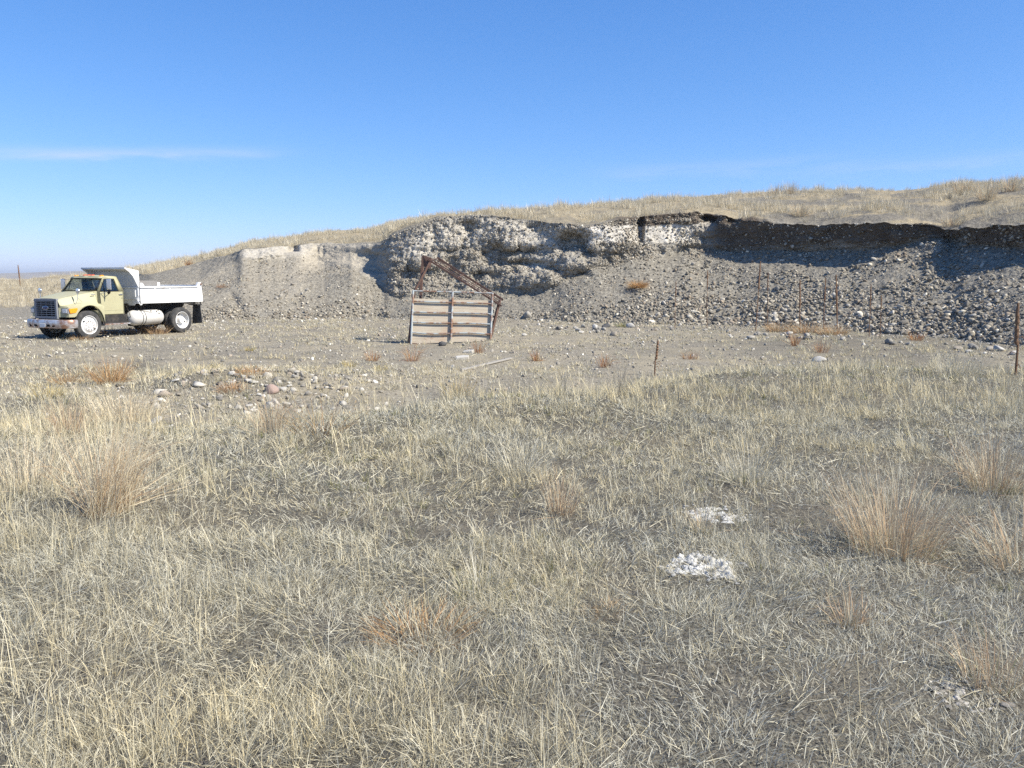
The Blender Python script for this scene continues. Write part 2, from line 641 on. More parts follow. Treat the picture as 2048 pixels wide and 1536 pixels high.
for t in np.linspace(0, 1, NT):
    D = D3 + (D5 - D3) * t ** 1.5
    zz = zlip + (zsky - zlip) * (t ** 1.5 * 0.55 + 0.45 * np.sin(t ** 1.5 * math.pi / 2))
    zz = zz + (zlip_smooth - zlip) * (1 - math.exp(-t ** 1.5 * 60)) * (1 - t)
    P = at(hpx, y5, D)
    P[:, 2] = zz
    HP.append(P); seg.append(3); frac.append(t)
for dd, dz in ((8, -0.25), (20, -1.0), (45, -3.0), (110, -8.0)):
    P = at(hpx, y5, D5 + dd)
    P[:, 2] = zsky + dz
    HP.append(P); seg.append(4); frac.append(1)
HP = np.array(HP)                     # rows, columns, 3
seg = np.array(seg)[:, None]
frac = np.array(frac)[:, None]
PX = np.broadcast_to(hpx[None, :], HP.shape[:2])
# photograph row of each undisplaced point
dq = HP - EYE
PY = 768 - F_PX * (dq @ UPV) / (dq @ FWD)


WX, WY = 20 * fbm(HP / 1.0, 4, 201), 12 * fbm(HP / 0.9, 4, 205)


def push(cx, cy, rx, ry, amt, power=2.0):
    """hollow (positive) or buttress (negative), metres along the horizontal line of sight"""
    k_ = 0.0 if rx < 21 else 1.0
    return amt * np.exp(-(np.abs((PX + k_ * WX - cx) / rx) ** power) - (np.abs((PY + k_ * WY - cy) / ry) ** power))


back = push(1045, 503, 74, 10, 0.7, 3) + push(1050, 528, 52, 14, 1.0, 2) + push(1146, 488, 32, 22, 1.2, 3) + push(985, 520, 26, 30, 0.7, 2) + push(975, 552, 40, 7, 0.5, 3) + push(900, 503, 52, 6, 0.3, 3) + push(850, 545, 44, 7, 0.3, 3) + push(935, 456, 32, 8, 0.35, 3) + push(1000, 575, 34, 14, 0.5)
back = back + push(900, 545, 22, 26, 0.45) + push(935, 470, 20, 24, 0.4) + push(1085, 470, 26, 16, 0.5) + push(1150, 555, 26, 12, 0.8) + push(820, 540, 12, 24, 0.6) + push(1105, 540, 30, 8, 0.5) + push(955, 555, 14, 18, 0.6) + push(870, 470, 10, 22, 0.5)
back = back - push(1075, 560, 60, 12, 0.4, 2) - push(860, 500, 40, 40, 0.2) - push(1225, 470, 42, 30, 0.5, 4)
back = back + push(1281, 458, 6, 28, 0.75, 4) + push(1418, 437, 19, 13, 1.5, 4) + push(1465, 440, 14, 8, 0.8, 4)
back = back + push(587, 496, 10, 7.5, 2.2, 4) - push(540, 510, 50, 7, 0.3)
back = back - push(1868, 500, 22, 30, 0.6)
# gully in the left slope
gl = 462 + (PY - 590) * 0.62
back = back + 0.5 * np.exp(-((PX - gl) / 9.0) ** 2) * sstep(580, 600, PY) * (1 - sstep(628, 640, PY))
# terrace in the left scree
back = back + 0.7 * sstep(550, 540, PY + 0.6 * WY) * sstep(600, 640, PX) * (1 - sstep(752, 770, PX)) * (seg <= 2) * sstep(492, 512, PY)
los = np.stack([HP[..., 0], HP[..., 1], np.zeros(HP.shape[:2])], -1)
los /= np.linalg.norm(los, axis=-1, keepdims=True)
HP = HP + los * back[..., None]


def grid_normals(P):
    du = np.gradient(P, axis=1)
    dv = np.gradient(P, axis=0)
    n = np.cross(du, dv)
    n /= np.maximum(np.linalg.norm(n, axis=-1, keepdims=True), 1e-9)
    return n


NR = grid_normals(HP)
if NR[..., 2].mean() < 0:
    NR = -NR
cliff = (seg == 2) * sstep(470, 500, PX) * np.clip(np.minimum(frac * 8, (1 - frac) * 10 + 0.25), 0, 1)
cl_left = 1 - 0.75 * sstep(640, 600, PX) - 0.7 * np.exp(-((PX - 700) / 60.0) ** 2)
shade_side = sstep(1360, 1420, PX)
scree = (seg == 1) * np.clip(np.minimum(frac * 12, 1), 0, 1) + (seg == 2) * (1 - cliff)
top = (seg >= 3) * 1.0
S = HP * np.array([1, 1, 1.25])
rib = fbm(S / 1.5, 4, 41)
rib2 = fbm(HP / 0.5, 3, 45)
wo1 = 0.55 - worley(HP / 0.34, 51)
wo2 = 0.5 - worley(HP / 0.8, 52)
ridged = 0.35 - np.abs(fbm(HP * np.array([1, 1, 0.7]) / 0.6, 5, 47, 0.62))
beds = fbm(HP * np.array([0.28, 0.28, 2.6]), 4, 49)
wo3 = 0.55 - worley(HP / 0.19, 53)
band = sstep(1172, 1186, PX) * (1 - sstep(1375, 1400, PX)) * sstep(490, 480, PY) * sstep(446, 451, PY + 2 * rib2)
disp = cliff * cl_left * (1 - 0.65 * band) * ((0.17 - 0.02 * shade_side) * rib + 0.34 * ridged * (1 - 0.45 * shade_side) + 0.16 * rib2 + 0.05 * wo1 + 0.07 * wo3 + 0.16 * beds)
disp = disp + scree * sstep(250, 420, PX) * (0.18 * fbm(HP / 2.4, 4, 61) + 0.05 * rib2 + 0.05 * wo3)
disp = disp + top * sstep(0.0, 0.08, frac) * (0.26 * fbm(HP / 2.6, 4, 71) + 0.06 * rib2)
HP = HP + NR * disp[..., None]
NR = grid_normals(HP)
if NR[..., 2].mean() < 0:
    NR = -NR

# colour zones (what the surface is made of, plus shade painted on the right face)
zn = fbm(HP / 1.1, 4, 81)
zn2 = fbm(HP * np.array([0.25, 0.25, 1.4]) / 0.8, 4, 83)
w_white = (seg == 2) * sstep(770, 800, PX) * (1 - sstep(1480, 1620, PX)) * sstep(0.50, 0.64, frac + 0.14 * zn2) * (1 - 0.65 * sstep(0.86, 0.96, frac + 0.06 * zn))
w_white = np.maximum(w_white, band * (seg == 2) * sstep(448, 456, PY) * 1.0)
w_white = w_white * (0.5 + 0.5 * sstep(1170, 1190, PX) * (1 - sstep(1380, 1420, PX)))
w_white = w_white * np.maximum(sstep(446, 452, PY + 4 * zn), 1 - sstep(1190, 1230, PX))
w_white = np.maximum(w_white, 0.32 * (seg == 2) * sstep(478, 490, PX) * (1 - sstep(600, 640, PX)))
w_white = np.maximum(w_white, 0.5 * np.exp(-((PX - 1080) / 60.0) ** 2 - ((PY - 530) / 16.0) ** 2) * (seg == 2))
w_white = np.clip(w_white * (0.8 + 0.5 * zn), 0, 1)
w_soil_shade = sstep(1190, 1270, PX) * (1 - sstep(1500, 1560, PX)) * np.maximum((seg == 2) * sstep(453, 447, PY + 4 * zn), (seg == 3) * (1 - sstep(0.04, 0.10, frac + 0.05 * zn)))
w_soil_shade = np.maximum(w_soil_shade, (seg == 2) * sstep(1390, 1450, PX) * sstep(-0.1, 0.35, frac + 0.25 * zn) * 0.92)  # shade of the right face, painted dark brown over its grey gravel
w_grass = (seg >= 3) * sstep(0.03, 0.10, frac + 0.05 * zn)
w_grass = np.maximum(w_grass, (1 - sstep(190, 300, PX)) * sstep(560, 540, PY - 60 + 10 * zn))
zn3 = fbm(HP / 1.8, 4, 85)
bare = sstep(-0.12, 0.12, zn3 + 0.05) * sstep(1380, 1500, PX) * 0.95 + sstep(0.0, 0.25, zn3) * 0.6 * sstep(760, 860, PX) + sstep(0.1, 0.4, zn + 0.15) * (1 - sstep(700, 780, PX)) * sstep(480, 540, PX) * (1 - sstep(0.3, 0.7, frac)) * 0.8
w_bare = np.clip(bare, 0, 1) * (seg == 3)
w_tan = np.exp(-((PX - 660) / 95.0) ** 2 - ((PY - 512) / 26.0) ** 2) + 0.35 * np.exp(-((PX - 470) / 90.0) ** 2 - ((PY - 555) / 50.0) ** 2) + 0.45 * np.exp(-((PX - 590) / 26.0) ** 2 - ((PY - 570) / 40.0) ** 2)
w_tan = np.clip(w_tan * (1 + 0.5 * zn), 0, 1) * (seg <= 2)
w_face = np.clip(cliff * 1.2, 0, 1)

m, nt, b = new_mat('gravel_bank_earth')
pos = nt.nodes.new('ShaderNodeNewGeometry').outputs['Position']
k1 = tnoise(nt, 6, 3, 0.75, vec=pos)
k2 = tnoise(nt, 1.1, 3, 0.6, vec=pos)
k3 = tnoise(nt, 20, 2, 0.7, vec=pos)
strat = tnoise(nt, 1.0, 3, 0.6, vec=pos, mapping=(0.25, 0.25, 3.2))
col = ramp(nt, k1, [(0.28, (0.115, 0.103, 0.081)), (0.5, (0.225, 0.203, 0.162)), (0.74, (0.38, 0.35, 0.28))])
face = ramp(nt, k1, [(0.25, (0.13, 0.118, 0.098)), (0.5, (0.29, 0.265, 0.22)), (0.75, (0.48, 0.445, 0.375))])
face = mixc(nt, 0.5, face, ramp(nt, strat, [(0.35, (0.26, 0.235, 0.19)), (0.55, (0.40, 0.365, 0.30)), (0.7, (0.30, 0.265, 0.21))]))
col = mixc(nt, attr(nt, 'z_face').outputs['Fac'], col, face)
tan = ramp(nt, k1, [(0.3, (0.29, 0.255, 0.20)), (0.7, (0.44, 0.39, 0.30))])
col = mixc(nt, attr(nt, 'z_tan').outputs['Fac'], col, tan)
white = ramp(nt, k1, [(0.25, (0.40, 0.36, 0.29)), (0.5, (0.62, 0.57, 0.48)), (0.7, (0.74, 0.70, 0.62))])
col = mixc(nt, attr(nt, 'z_white').outputs['Fac'], col, white)
soil_shade = ramp(nt, k2, [(0.3, (0.062, 0.048, 0.036)), (0.7, (0.125, 0.099, 0.074))])  # brown of the lip band, darkened to deepen the right face's painted shade
col = mixc(nt, attr(nt, 'z_soil_shade').outputs['Fac'], col, soil_shade)
gr = ramp(nt, k3, [(0.3, (0.19, 0.155, 0.10)), (0.55, (0.33, 0.275, 0.18)), (0.75, (0.45, 0.385, 0.265))])
gr = mixc(nt, attr(nt, 'z_bare').outputs['Fac'], gr, ramp(nt, k1, [(0.3, (0.12, 0.108, 0.088)), (0.7, (0.25, 0.225, 0.178))]))
col = mixc(nt, attr(nt, 'z_grass').outputs['Fac'], col, gr)
nt.links.new(col, b.inputs['Base Color'])
b.inputs['Roughness'].default_value = 0.95
b.inputs['Specular IOR Level'].default_value = 0.1
bump(nt, b, k1, 0.8, 0.14)
M_bank = m
ii = np.arange(PX.size).reshape(PX.shape)
hf = np.stack([ii[:-1, :-1], ii[:-1, 1:], ii[1:, 1:], ii[1:, :-1]], -1).reshape(-1, 4)
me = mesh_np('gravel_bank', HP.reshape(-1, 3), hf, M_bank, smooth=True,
             attrs={'z_white': w_white, 'z_soil_shade': w_soil_shade, 'z_grass': w_grass, 'z_bare': w_bare, 'z_tan': w_tan, 'z_face': w_face})
bank = tag(obj('gravel_bank', me), kind='structure')

# distant ridge on the left horizon
rx = np.linspace(-5200, 2600, 160)
ry = np.linspace(0, 1, 14)
RX, RY = np.meshgrid(rx, ry)
crest = np.interp(RX, [-5200, -3100, -2480, -1900, -800, 2600], [6, 13, 22, 42, 60, 40]) + 5 * noise2(RX, RX * 0, 500, 91, 4)
RZ = -20 + (crest + 20) * np.sin(RY * math.pi * 0.5) ** 0.8 + 3 * noise2(RX, RY * 900, 160, 92, 3) * np.sin(RY * math.pi)
m, nt, b = new_mat('far_ridge_grassland')
nn = tnoise(nt, 0.006, 5, 0.6)
nt.links.new(ramp(nt, nn, [(0.35, (0.20, 0.16, 0.11)), (0.65, (0.30, 0.25, 0.17))]), b.inputs['Base Color'])
b.inputs['Roughness'].default_value = 1.0
RD = 3400 + RY * 700
ri = np.arange(RX.size).reshape(RX.shape)
rf = np.stack([ri[:-1, :-1], ri[:-1, 1:], ri[1:, 1:], ri[1:, :-1]], -1).reshape(-1, 4)
tag(obj('distant_ridge', mesh_np('distant_ridge', np.stack([RX, RD, RZ], -1).reshape(-1, 3), rf, m, smooth=True)), kind='structure')

# ------------------------------------------------------------------ scatter by geometry nodes
def scatter(name, pts, rots, scales, tints, variants, parent=None):
    """pts (n,3); variants: list of mesh data; every point carries one of them"""
    rng = np.random.default_rng(len(pts) + 7)
    n = len(pts)
    me = bpy.data.meshes.new(name)
    me.vertices.add(n)
    me.vertices.foreach_set('co', np.asarray(pts, np.float32).ravel())
    for an, ty, key, val in (('rot', 'FLOAT_VECTOR', 'vector', rots), ('scl', 'FLOAT_VECTOR', 'vector', scales)):
        a = me.attributes.new(an, ty, 'POINT')
        a.data.foreach_set(key, np.asarray(val, np.float32).ravel())
    a = me.attributes.new('tint', 'FLOAT_COLOR', 'POINT')
    c4 = np.ones((n, 4), np.float32)
    c4[:, :3] = tints
    a.data.foreach_set('color', c4.ravel())
    a = me.attributes.new('pick', 'INT', 'POINT')
    a.data.foreach_set('value', rng.integers(0, len(variants), n).astype(np.int32))
    col = bpy.data.collections.new(name + '_sources')
    for i, vm in enumerate(variants):
        col.objects.link(bpy.data.objects.new('%s_source_%02d' % (name, i), vm))
    ng = bpy.data.node_groups.new(name, 'GeometryNodeTree')
    ng.interface.new_socket('Geometry', in_out='INPUT', socket_type='NodeSocketGeometry')
    ng.interface.new_socket('Geometry', in_out='OUTPUT', socket_type='NodeSocketGeometry')
    N, L = ng.nodes, ng.links
    gi, go = N.new('NodeGroupInput'), N.new('NodeGroupOutput')
    ci = N.new('GeometryNodeCollectionInfo')
    ci.inputs['Collection'].default_value = col
    ci.inputs['Separate Children'].default_value = True
    ci.inputs['Reset Children'].default_value = True
    ip = N.new('GeometryNodeInstanceOnPoints')
    ip.inputs['Pick Instance'].default_value = True

    def na(nm, ty):
        q = N.new('GeometryNodeInputNamedAttribute')
        q.data_type = ty
        q.inputs['Name'].default_value = nm
        return q.outputs['Attribute']
    L.new(gi.outputs[0], ip.inputs['Points'])
    L.new(ci.outputs[0], ip.inputs['Instance'])
    L.new(na('pick', 'INT'), ip.inputs['Instance Index'])
    er = N.new('FunctionNodeEulerToRotation')
    L.new(na('rot', 'FLOAT_VECTOR'), er.inputs[0])
    L.new(er.outputs[0], ip.inputs['Rotation'])
    L.new(na('scl', 'FLOAT_VECTOR'), ip.inputs['Scale'])
    L.new(ip.outputs[0], go.inputs[0])
    o = obj(name, me, parent)
    md = o.modifiers.new('scatter', 'NODES')
    md.node_group = ng
    return o


def blades(rng, n, base, height, lean, azim, width, curve, c0, c1, seg=3, jit=0.12):
    """n flat curved blades; base (n,3); returns verts, faces, colours"""
    V, Fc, Cc = [], [], []
    p = base.copy()
    th = lean.copy()
    ca, sa = np.cos(azim), np.sin(azim)
    # the blade's flat side turns at random about its own axis
    tw = rng.uniform(0, math.pi, n)
    wx_, wy_ = np.cos(azim + math.pi / 2 + 0 * tw), np.sin(azim + math.pi / 2 + 0 * tw)
    jitter = rng.uniform(1 - jit, 1 + jit, (n, 1)) + 0 * c0
    for k in range(seg + 1):
        t = k / seg
        w = width * (1 - t) ** 0.7 * (0.85 + 0.3 * min(t * 4, 1))
        if k < seg:
            off = np.stack([wx_ * w / 2 * np.cos(tw), wy_ * w / 2 * np.cos(tw), w / 2 * np.sin(tw)], -1)
            V.append(p - off)
            V.append(p + off)
            cc = (c0 + (c1 - c0) * t) * jitter
            Cc += [cc, cc]
        else:
            V.append(p)
            Cc.append(c1 * jitter)
        if k < seg:
            st = height / seg
            p = p + np.stack([np.sin(th) * ca * st, np.sin(th) * sa * st, np.cos(th) * st], -1)
            th = th + curve / seg
    rows = 2 * seg + 1
    verts = np.stack(V, 1).reshape(-1, 3)
    cols = np.stack(Cc, 1).reshape(-1, 3)
    o = np.arange(n) * rows
    quads = []
    for k in range(seg - 1):
        quads.append(np.stack([o + 2 * k, o + 2 * k + 1, o + 2 * k + 3], -1))
        quads.append(np.stack([o + 2 * k, o + 2 * k + 3, o + 2 * k + 2], -1))
    quads.append(np.stack([o + 2 * seg - 2, o + 2 * seg - 1, o + 2 * seg], -1))
    return verts, np.concatenate(quads), cols


def pal(rng, n, colours, weights=None):
    c = np.array(colours, float)
    return c[rng.choice(len(c), n, p=weights)]


STRAW = [(0.61, 0.555, 0.41), (0.53, 0.475, 0.335), (0.70, 0.655, 0.525), (0.46, 0.42, 0.32)]
THATCH = [(0.43, 0.425, 0.375), (0.57, 0.56, 0.49), (0.20, 0.19, 0.16), (0.68, 0.665, 0.59), (0.40, 0.37, 0.29)]
RUSSET = [(0.49, 0.335, 0.20), (0.55, 0.395, 0.245), (0.43, 0.30, 0.19), (0.60, 0.47, 0.31)]
GREEN = [(0.15, 0.165, 0.07), (0.22, 0.23, 0.11), (0.31, 0.30, 0.16)]


def tuft_mesh(name, seed, n, rad, h, lean, curve, width, colours, weights=None, seg=3, dark=1.0):
    rng = np.random.default_rng(seed)
    r = rad * np.sqrt(rng.random(n))
    a = rng.uniform(0, 2 * math.pi, n)
    base = np.stack([r * np.cos(a), r * np.sin(a), np.full(n, -0.01)], -1)
    az_ = np.where(rng.random(n) < 0.55, a + rng.normal(0, 0.7, n), rng.uniform(0, 2 * math.pi, n))
    hh = h * rng.uniform(0.45, 1.15, n)
    ln = np.abs(rng.normal(lean[0], lean[1], n))
    cv = rng.uniform(curve[0], curve[1], n)
    c = pal(rng, n, colours, weights)
    v, f, col = blades(rng, n, base, hh, np.clip(ln, 0, 1.5), az_, width * rng.uniform(0.6, 1.3, n), cv, c * dark, c, seg)
    v[:, 2] = np.maximum(v[:, 2], -0.012)
    return mesh_np(name, v, f, M_blade, colors=col)


far_v = [tuft_mesh('far_%d' % i, 500 + i, 34, 0.16, 0.42, (0.25, 0.18), (0.0, 0.5), 0.012, STRAW, seg=3) for i in range(4)]


def spread_pts(rng, n, d0, d1, half, power=1.0):
    """points on the ground ahead, evenly per square metre when power is 1"""
    d = np.sqrt(rng.uniform(d0 ** (2 * power), d1 ** (2 * power), n)) ** (1 / power)
    x = rng.uniform(-half, half, n) * d
    return x, d


def euler_z(rng, n, tilt=0.1):
    return np.stack([rng.normal(0, tilt, n), rng.normal(0, tilt, n), rng.uniform(0, 2 * math.pi, n)], -1)


def lay(name, rng, x, y, variants, smin, smax, tint_amt=0.14, zs=(0.8, 1.2), warm=None, lift=0.0):
    n = len(x)
    z = ground_z(x, y) + lift
    s = rng.uniform(smin, smax, n)
    sc = np.stack([s, s, s * rng.uniform(zs[0], zs[1], n)], -1)
    t = rng.uniform(1 - tint_amt, 1 + tint_amt, (n, 1)) * np.ones((1, 3))
    if warm is not None:
        t = t * warm(x, y)
    return scatter(name, np.stack([x, y, z], -1), euler_z(rng, n), sc, t, variants)


rng = np.random.default_rng(3)


def drift(x, y):
    """broad drifts of straw-coloured and grey thatch"""
    k = (0.42 + 0.9 * noise2(x, y, 1.5, 101, 3) + 0.30 * sstep(5, 12, y) - 0.30 * sstep(0.0, 1.5, x) * sstep(8, 5, y)).clip(0, 1)[:, None]
    return np.array([[0.98, 0.97, 0.92]]) * (1 - k) + np.array([[1.12, 1.05, 0.88]]) * k


def keep(rng, x, y, w):
    k = rng.random(len(x)) < w
    return x[k], y[k]


def turf(name, n, bands, weight, length, lean, curve, width, colours, weights, label, clump=0.0, per=1, seg=2, flow=1.2, spread=1.0, fade=1.0):
    """bands: (near, far, share); blades widen with distance so that fewer are needed there"""
    X, Y = [], []
    for d0, d1, share in bands:
        k = int(n * share / per)
        d = np.sqrt(rng.uniform(d0 * d0, d1 * d1, k))
        u = rng.uniform(-1, 1, k)
        # one blade in six stands outside the frame's edges, up to two metres aside
        X.append(np.where(rng.random(k) < 0.84, u * 0.66 * d, np.sign(u) * (0.66 * d + 2.2 * np.abs(u))))
        Y.append(d)
    x, y = np.concatenate(X), np.concatenate(Y)
    x, y = keep(rng, x, y, weight(x, y))
    if per > 1:
        r0 = clump * np.sqrt(rng.random(len(x) * per)) * np.repeat(rng.uniform(0.6, 1.3, len(x)), per)
        a0 = rng.uniform(0, 6.283, len(r0))
        gain = np.repeat(rng.uniform(0.6, 1.25, len(x)), per)
        shade = np.repeat(rng.uniform(0.85, 1.15, len(x)), per)
        x, y = np.repeat(x, per) + r0 * np.cos(a0), np.repeat(y, per) + r0 * np.sin(a0)
    else:
        gain, shade, a0 = 1.0, 1.0, None
    m_ = len(x)
    lod = np.clip(y / 4.5, 0.8, 6.0)
    base = np.stack([x, y, ground_z(x, y) - 0.006], -1)
    fl = 2 * math.pi * noise2(x, y, 0.55, 171, 2) * 1.3
    azm = fl + rng.normal(0, flow, m_) if a0 is None else a0 + rng.normal(0, spread, m_)
    ln = np.clip(np.abs(rng.normal(lean[0], lean[1], m_)), 0, 1.45)
    tallness = 0.88 + 0.26 * sstep(1.2, -1.2, x + 1.2 * noise2(x, y, 1.4, 195, 3)) + 0.25 * sstep(7, 11, y)
    hh = length * rng.uniform(0.35, 1.2, m_) * gain * np.minimum(tallness, 1.15)
    c = pal(rng, m_, colours, weights) * drift(x, y) * (shade[:, None] if per > 1 else 1.0)
    v, f, col = blades(rng, m_, base, hh, ln, azm, width * lod * rng.uniform(0.6, 1.3, m_), rng.uniform(curve[0], curve[1], m_), c * fade, c, seg)
    return tag(obj(name, mesh_np(name, v, f, M_blade_own, colors=col)), label, 'grass', kind='stuff')


gmk = grass_mask
turf('matted_grass', 440000, [(1.6, 5, .42), (5, 10, .36), (10, 20, .22)], lambda x, y: gmk(x, y) * (0.55 + 0.45 * sstep(-0.35, 0.10, noise2(x, y, 0.5, 175, 4))),
     0.085, (1.08, 0.34), (0.0, 0.7), 0.0036, THATCH + STRAW, [.22, .20, .20, .15, .08, .05, .04, .04, .02], 'matted grey and straw dead grass carpeting the foreground')
turf('short_grass', 215000, [(1.6, 5, .26), (5, 10, .40), (10, 26, .34)], lambda x, y: gmk(x, y) * (0.10 + 0.90 * sstep(-0.05, 0.45, noise2(x, y, 0.7, 111, 4) + 0.12 * sstep(0, 1.5, x) + 0.25 * noise2(x, y, 3, 112, 2) + 0.2 * sstep(7, 12, y))),
     0.15, (0.42, 0.28), (0.1, 0.9), 0.0030, STRAW + THATCH, [.16, .15, .12, .12, .13, .13, .05, .08, .06], 'short upright straw grass sprouting through the matted turf', clump=0.05, per=18)
turf('green_grass', 46000, [(1.6, 5, .35), (5, 15, .65)], lambda x, y: gmk(x, y) * sstep(0.0, 0.5, noise2(x, y, 1.1, 121, 3) + 0.35 * np.exp(-((x + 0.6) / 1.8) ** 2 - ((y - 7.5) / 2.5) ** 2) + 0.4 * np.exp(-((x + 0.15) / 0.5) ** 2 - ((y - 4.0) / 0.35) ** 2)),
     0.09, (0.5, 0.3), (0.1, 0.8), 0.0032, GREEN + STRAW[:1], [.3, .3, .25, .15], 'dull green grass shoots low among the dead turf', clump=0.035, per=14)
turf('tall_grass', 36000, [(1.8, 6, .35), (6, 12, .35), (12, 24, .30)], lambda x, y: gmk(x, y) * (0.10 + 0.9 * sstep(0.05, 0.5, noise2(x, y, 1.3, 131, 3) + 0.45 * sstep(-0.5, -2.5, x) * sstep(9, 5, y) - 0.9 * np.exp(-((x + 2.8) / 0.5) ** 2 - ((y - 5.4) / 0.45) ** 2) + 0.4 * sstep(-3, -5, x) * sstep(4, 6, y))),
     0.34, (0.22, 0.2), (0.0, 0.5), 0.0030, STRAW, None, 'thin pale straw stems standing above the turf', clump=0.05, per=6, seg=4)


turf('crest_grass', 52000, [(8, 12, .4), (12, 18, .6)], lambda x, y: gmk(x, y) * (0.2 + 0.8 * sstep(-0.2, 0.4, noise2(x, y, 1.8, 191, 3))) * sstep(8.0, 11.0, y),
     0.24, (0.32, 0.22), (0.1, 0.8), 0.0028, STRAW, None, 'pale longer straw grass along the crest before the pit floor', clump=0.07, per=12, seg=3)
turf('fallen_stems', 1500, [(1.7, 4, .45), (4, 9, .55)], lambda x, y: gmk(x, y),
     0.22, (1.28, 0.14), (-0.15, 0.35), 0.0040, [STRAW[2], THATCH[3], STRAW[0]], None, 'long pale fallen stems lying across the turf', seg=4, flow=2.0, fade=1.0)
turf('floor_grass', 190000, [(10, 20, .35), (20, 46, .65)], lambda x, y: (1 - 0.6 * gmk(x, y)) * (0.10 + 0.9 * sstep(-0.15, 0.4, noise2(x, y, 3.2, 181, 4) + 0.25 * sstep(2, 12, x) + 0.25 * sstep(-5, -9, x) * sstep(24, 18, y))),
     0.13, (0.5, 0.3), (0.1, 0.8), 0.0030, STRAW + THATCH, [.16, .15, .12, .12, .13, .13, .05, .08, .06], 'sparse dry grass tufts dotted over the gravel floor', clump=0.09, per=12)


# grass on the hill and in the field behind the truck
def hill_sample(rng, n, w):
    """n random points on the bank grid, chosen with weight w times cell area"""
    a = np.linalg.norm(np.cross(HP[:-1, 1:] - HP[:-1, :-1], HP[1:, :-1] - HP[:-1, :-1]), axis=-1)
    p = (a * w[:-1, :-1]).ravel()
    p = p / p.sum()
    k = rng.choice(p.size, n, p=p)
    i, j = np.unravel_index(k, a.shape)
    u, v = rng.random((2, n, 1))
    P = HP[i, j] * (1 - u) * (1 - v) + HP[i, j + 1] * u * (1 - v) + HP[i + 1, j] * (1 - u) * v + HP[i + 1, j + 1] * u * v
    return P, NR[i, j], i, j


view = sstep(-120, -60, PX) * (1 - sstep(2110, 2180, PX))
near = np.clip(70.0 / np.maximum(HP[..., 1], 30), 0.3, 1.5) ** 2
dens = fbm(HP / 2.5, 3, 141)
wgt = w_grass * (1 - 0.85 * w_bare) * view * near * np.clip(0.45 + 2.2 * dens, 0.03, 1.8) * (seg <= 3)
wgt = wgt + 0.9 * view * np.exp(-((PX - 1085) / 34.0) ** 2 - ((PY - 455) / 18.0) ** 2) * (seg >= 2) + 0.03 * view * (seg == 1) * sstep(200, 400, PX) * (1 - sstep(500, 760, PX))
P, Nn, i, j = hill_sample(rng, 12500, wgt)
s = np.clip(rng.lognormal(-0.35, 0.42, len(P)), 0.3, 1.9) * (0.75 + 0.4 * np.clip(dens[i, j] + 0.3, 0, 1))
t = rng.uniform(0.78, 1.2, (len(P), 1)) * np.array([[1.0, 0.965, 0.93]])
hg = scatter('hill_grass', P, euler_z(rng, len(P), 0.08), np.stack([s, s, s], -1), t, far_v)
tag(hg, 'pale straw bunch grass covering the hill above the gravel face', 'grass', kind='stuff')


# ------------------------------------------------------------------ stones
def stone_mesh(name, seed, mat, sub=2, flat=0.65, rough=0.28):
    import bmesh
    rng_ = np.random.default_rng(seed)
    bm = bmesh.new()
    bmesh.ops.create_icosphere(bm, subdivisions=sub, radius=1.0)
    v = np.array([q.co[:] for q in bm.verts])
    f = np.array([[q.index for q in t.verts] for t in bm.faces])
    bm.free()
    ax = np.array([1.0, rng_.uniform(0.65, 0.9), rng_.uniform(flat * 0.75, flat * 1.2)])
    # facets: clamp against random planes
    for _ in range(14):
        d = rng_.normal(size=3)
        d /= np.linalg.norm(d)
        h = v @ d
        lim = rng_.uniform(0.42, 0.78)
        v = v - np.maximum(h - lim, 0)[:, None] * d
    v = v * (1 + rough * 0.5 * fbm(v * 1.3 + seed, 2, seed))[:, None] * ax
    v -= v.mean(0)
    v /= np.abs(v[:, :2]).max()
    return mesh_np(name, v, f, mat, smooth=False)


pebbles = [stone_mesh('pebble_%d' % i, 600 + i, M_stone_i, 1 if i < 3 else 2) for i in range(7)]
STONE_TINTS = np.array([(0.14, 0.131, 0.115), (0.205, 0.19, 0.162), (0.28, 0.26, 0.22), (0.24, 0.205, 0.165), (0.36, 0.34, 0.30), (0.56, 0.53, 0.46)])
SW = [0.22, 0.26, 0.22, 0.13, 0.12, 0.05]


def stone_field(name, P, Nn, size, parent=None, seed=0, sink=0.25, gain=1.0):
    r_ = np.random.default_rng(seed)
    n = len(P)
    size = np.asarray(size)
    P = P + Nn * (size * (0.45 - sink))[:, None] * 0.6
    sc = np.stack([size, size, size], -1) * r_.uniform(0.8, 1.2, (n, 3)) / 2
    rot = np.stack([r_.normal(0, 0.5, n), r_.normal(0, 0.5, n), r_.uniform(0, 6.28, n)], -1)
    t = STONE_TINTS[r_.choice(6, n, p=SW)] * r_.uniform(0.85, 1.15, (n, 1)) * gain
    return scatter(name, P, rot, sc, t, pebbles, parent)


lower = sstep(0.55, 0.0, frac)
rightish = sstep(1000, 1500, PX)
w_st = view * sstep(330, 460, PX) * ((seg == 1) * (0.35 + 0.9 * lower) * (0.75 + 0.5 * rightish) + 2.6 * (seg == 2) * sstep(760, 800, PX) * (1 - 0.6 * w_white) * (1 - 0.8 * shade_side)) * (1 - 0.8 * w_tan) * np.clip(0.6 + 1.2 * fbm(HP / 1.7, 3, 151), 0.1, 2)
P, Nn, i, j = hill_sample(rng, 42000, w_st)
size = np.clip(rng.lognormal(math.log(0.085), 0.5, len(P)), 0.04, 0.27) * np.where(seg[i, 0] == 2, 0.8, 1.0) * (0.8 + 0.35 * rightish[i, j] + 0.3 * lower[i, 0] * (seg[i, 0] == 1))
lf = stone_field('loose_stones', P, Nn, size, bank, 5, gain=np.array([[1.24, 1.2, 1.12]]))
tag(lf, kind='stuff')

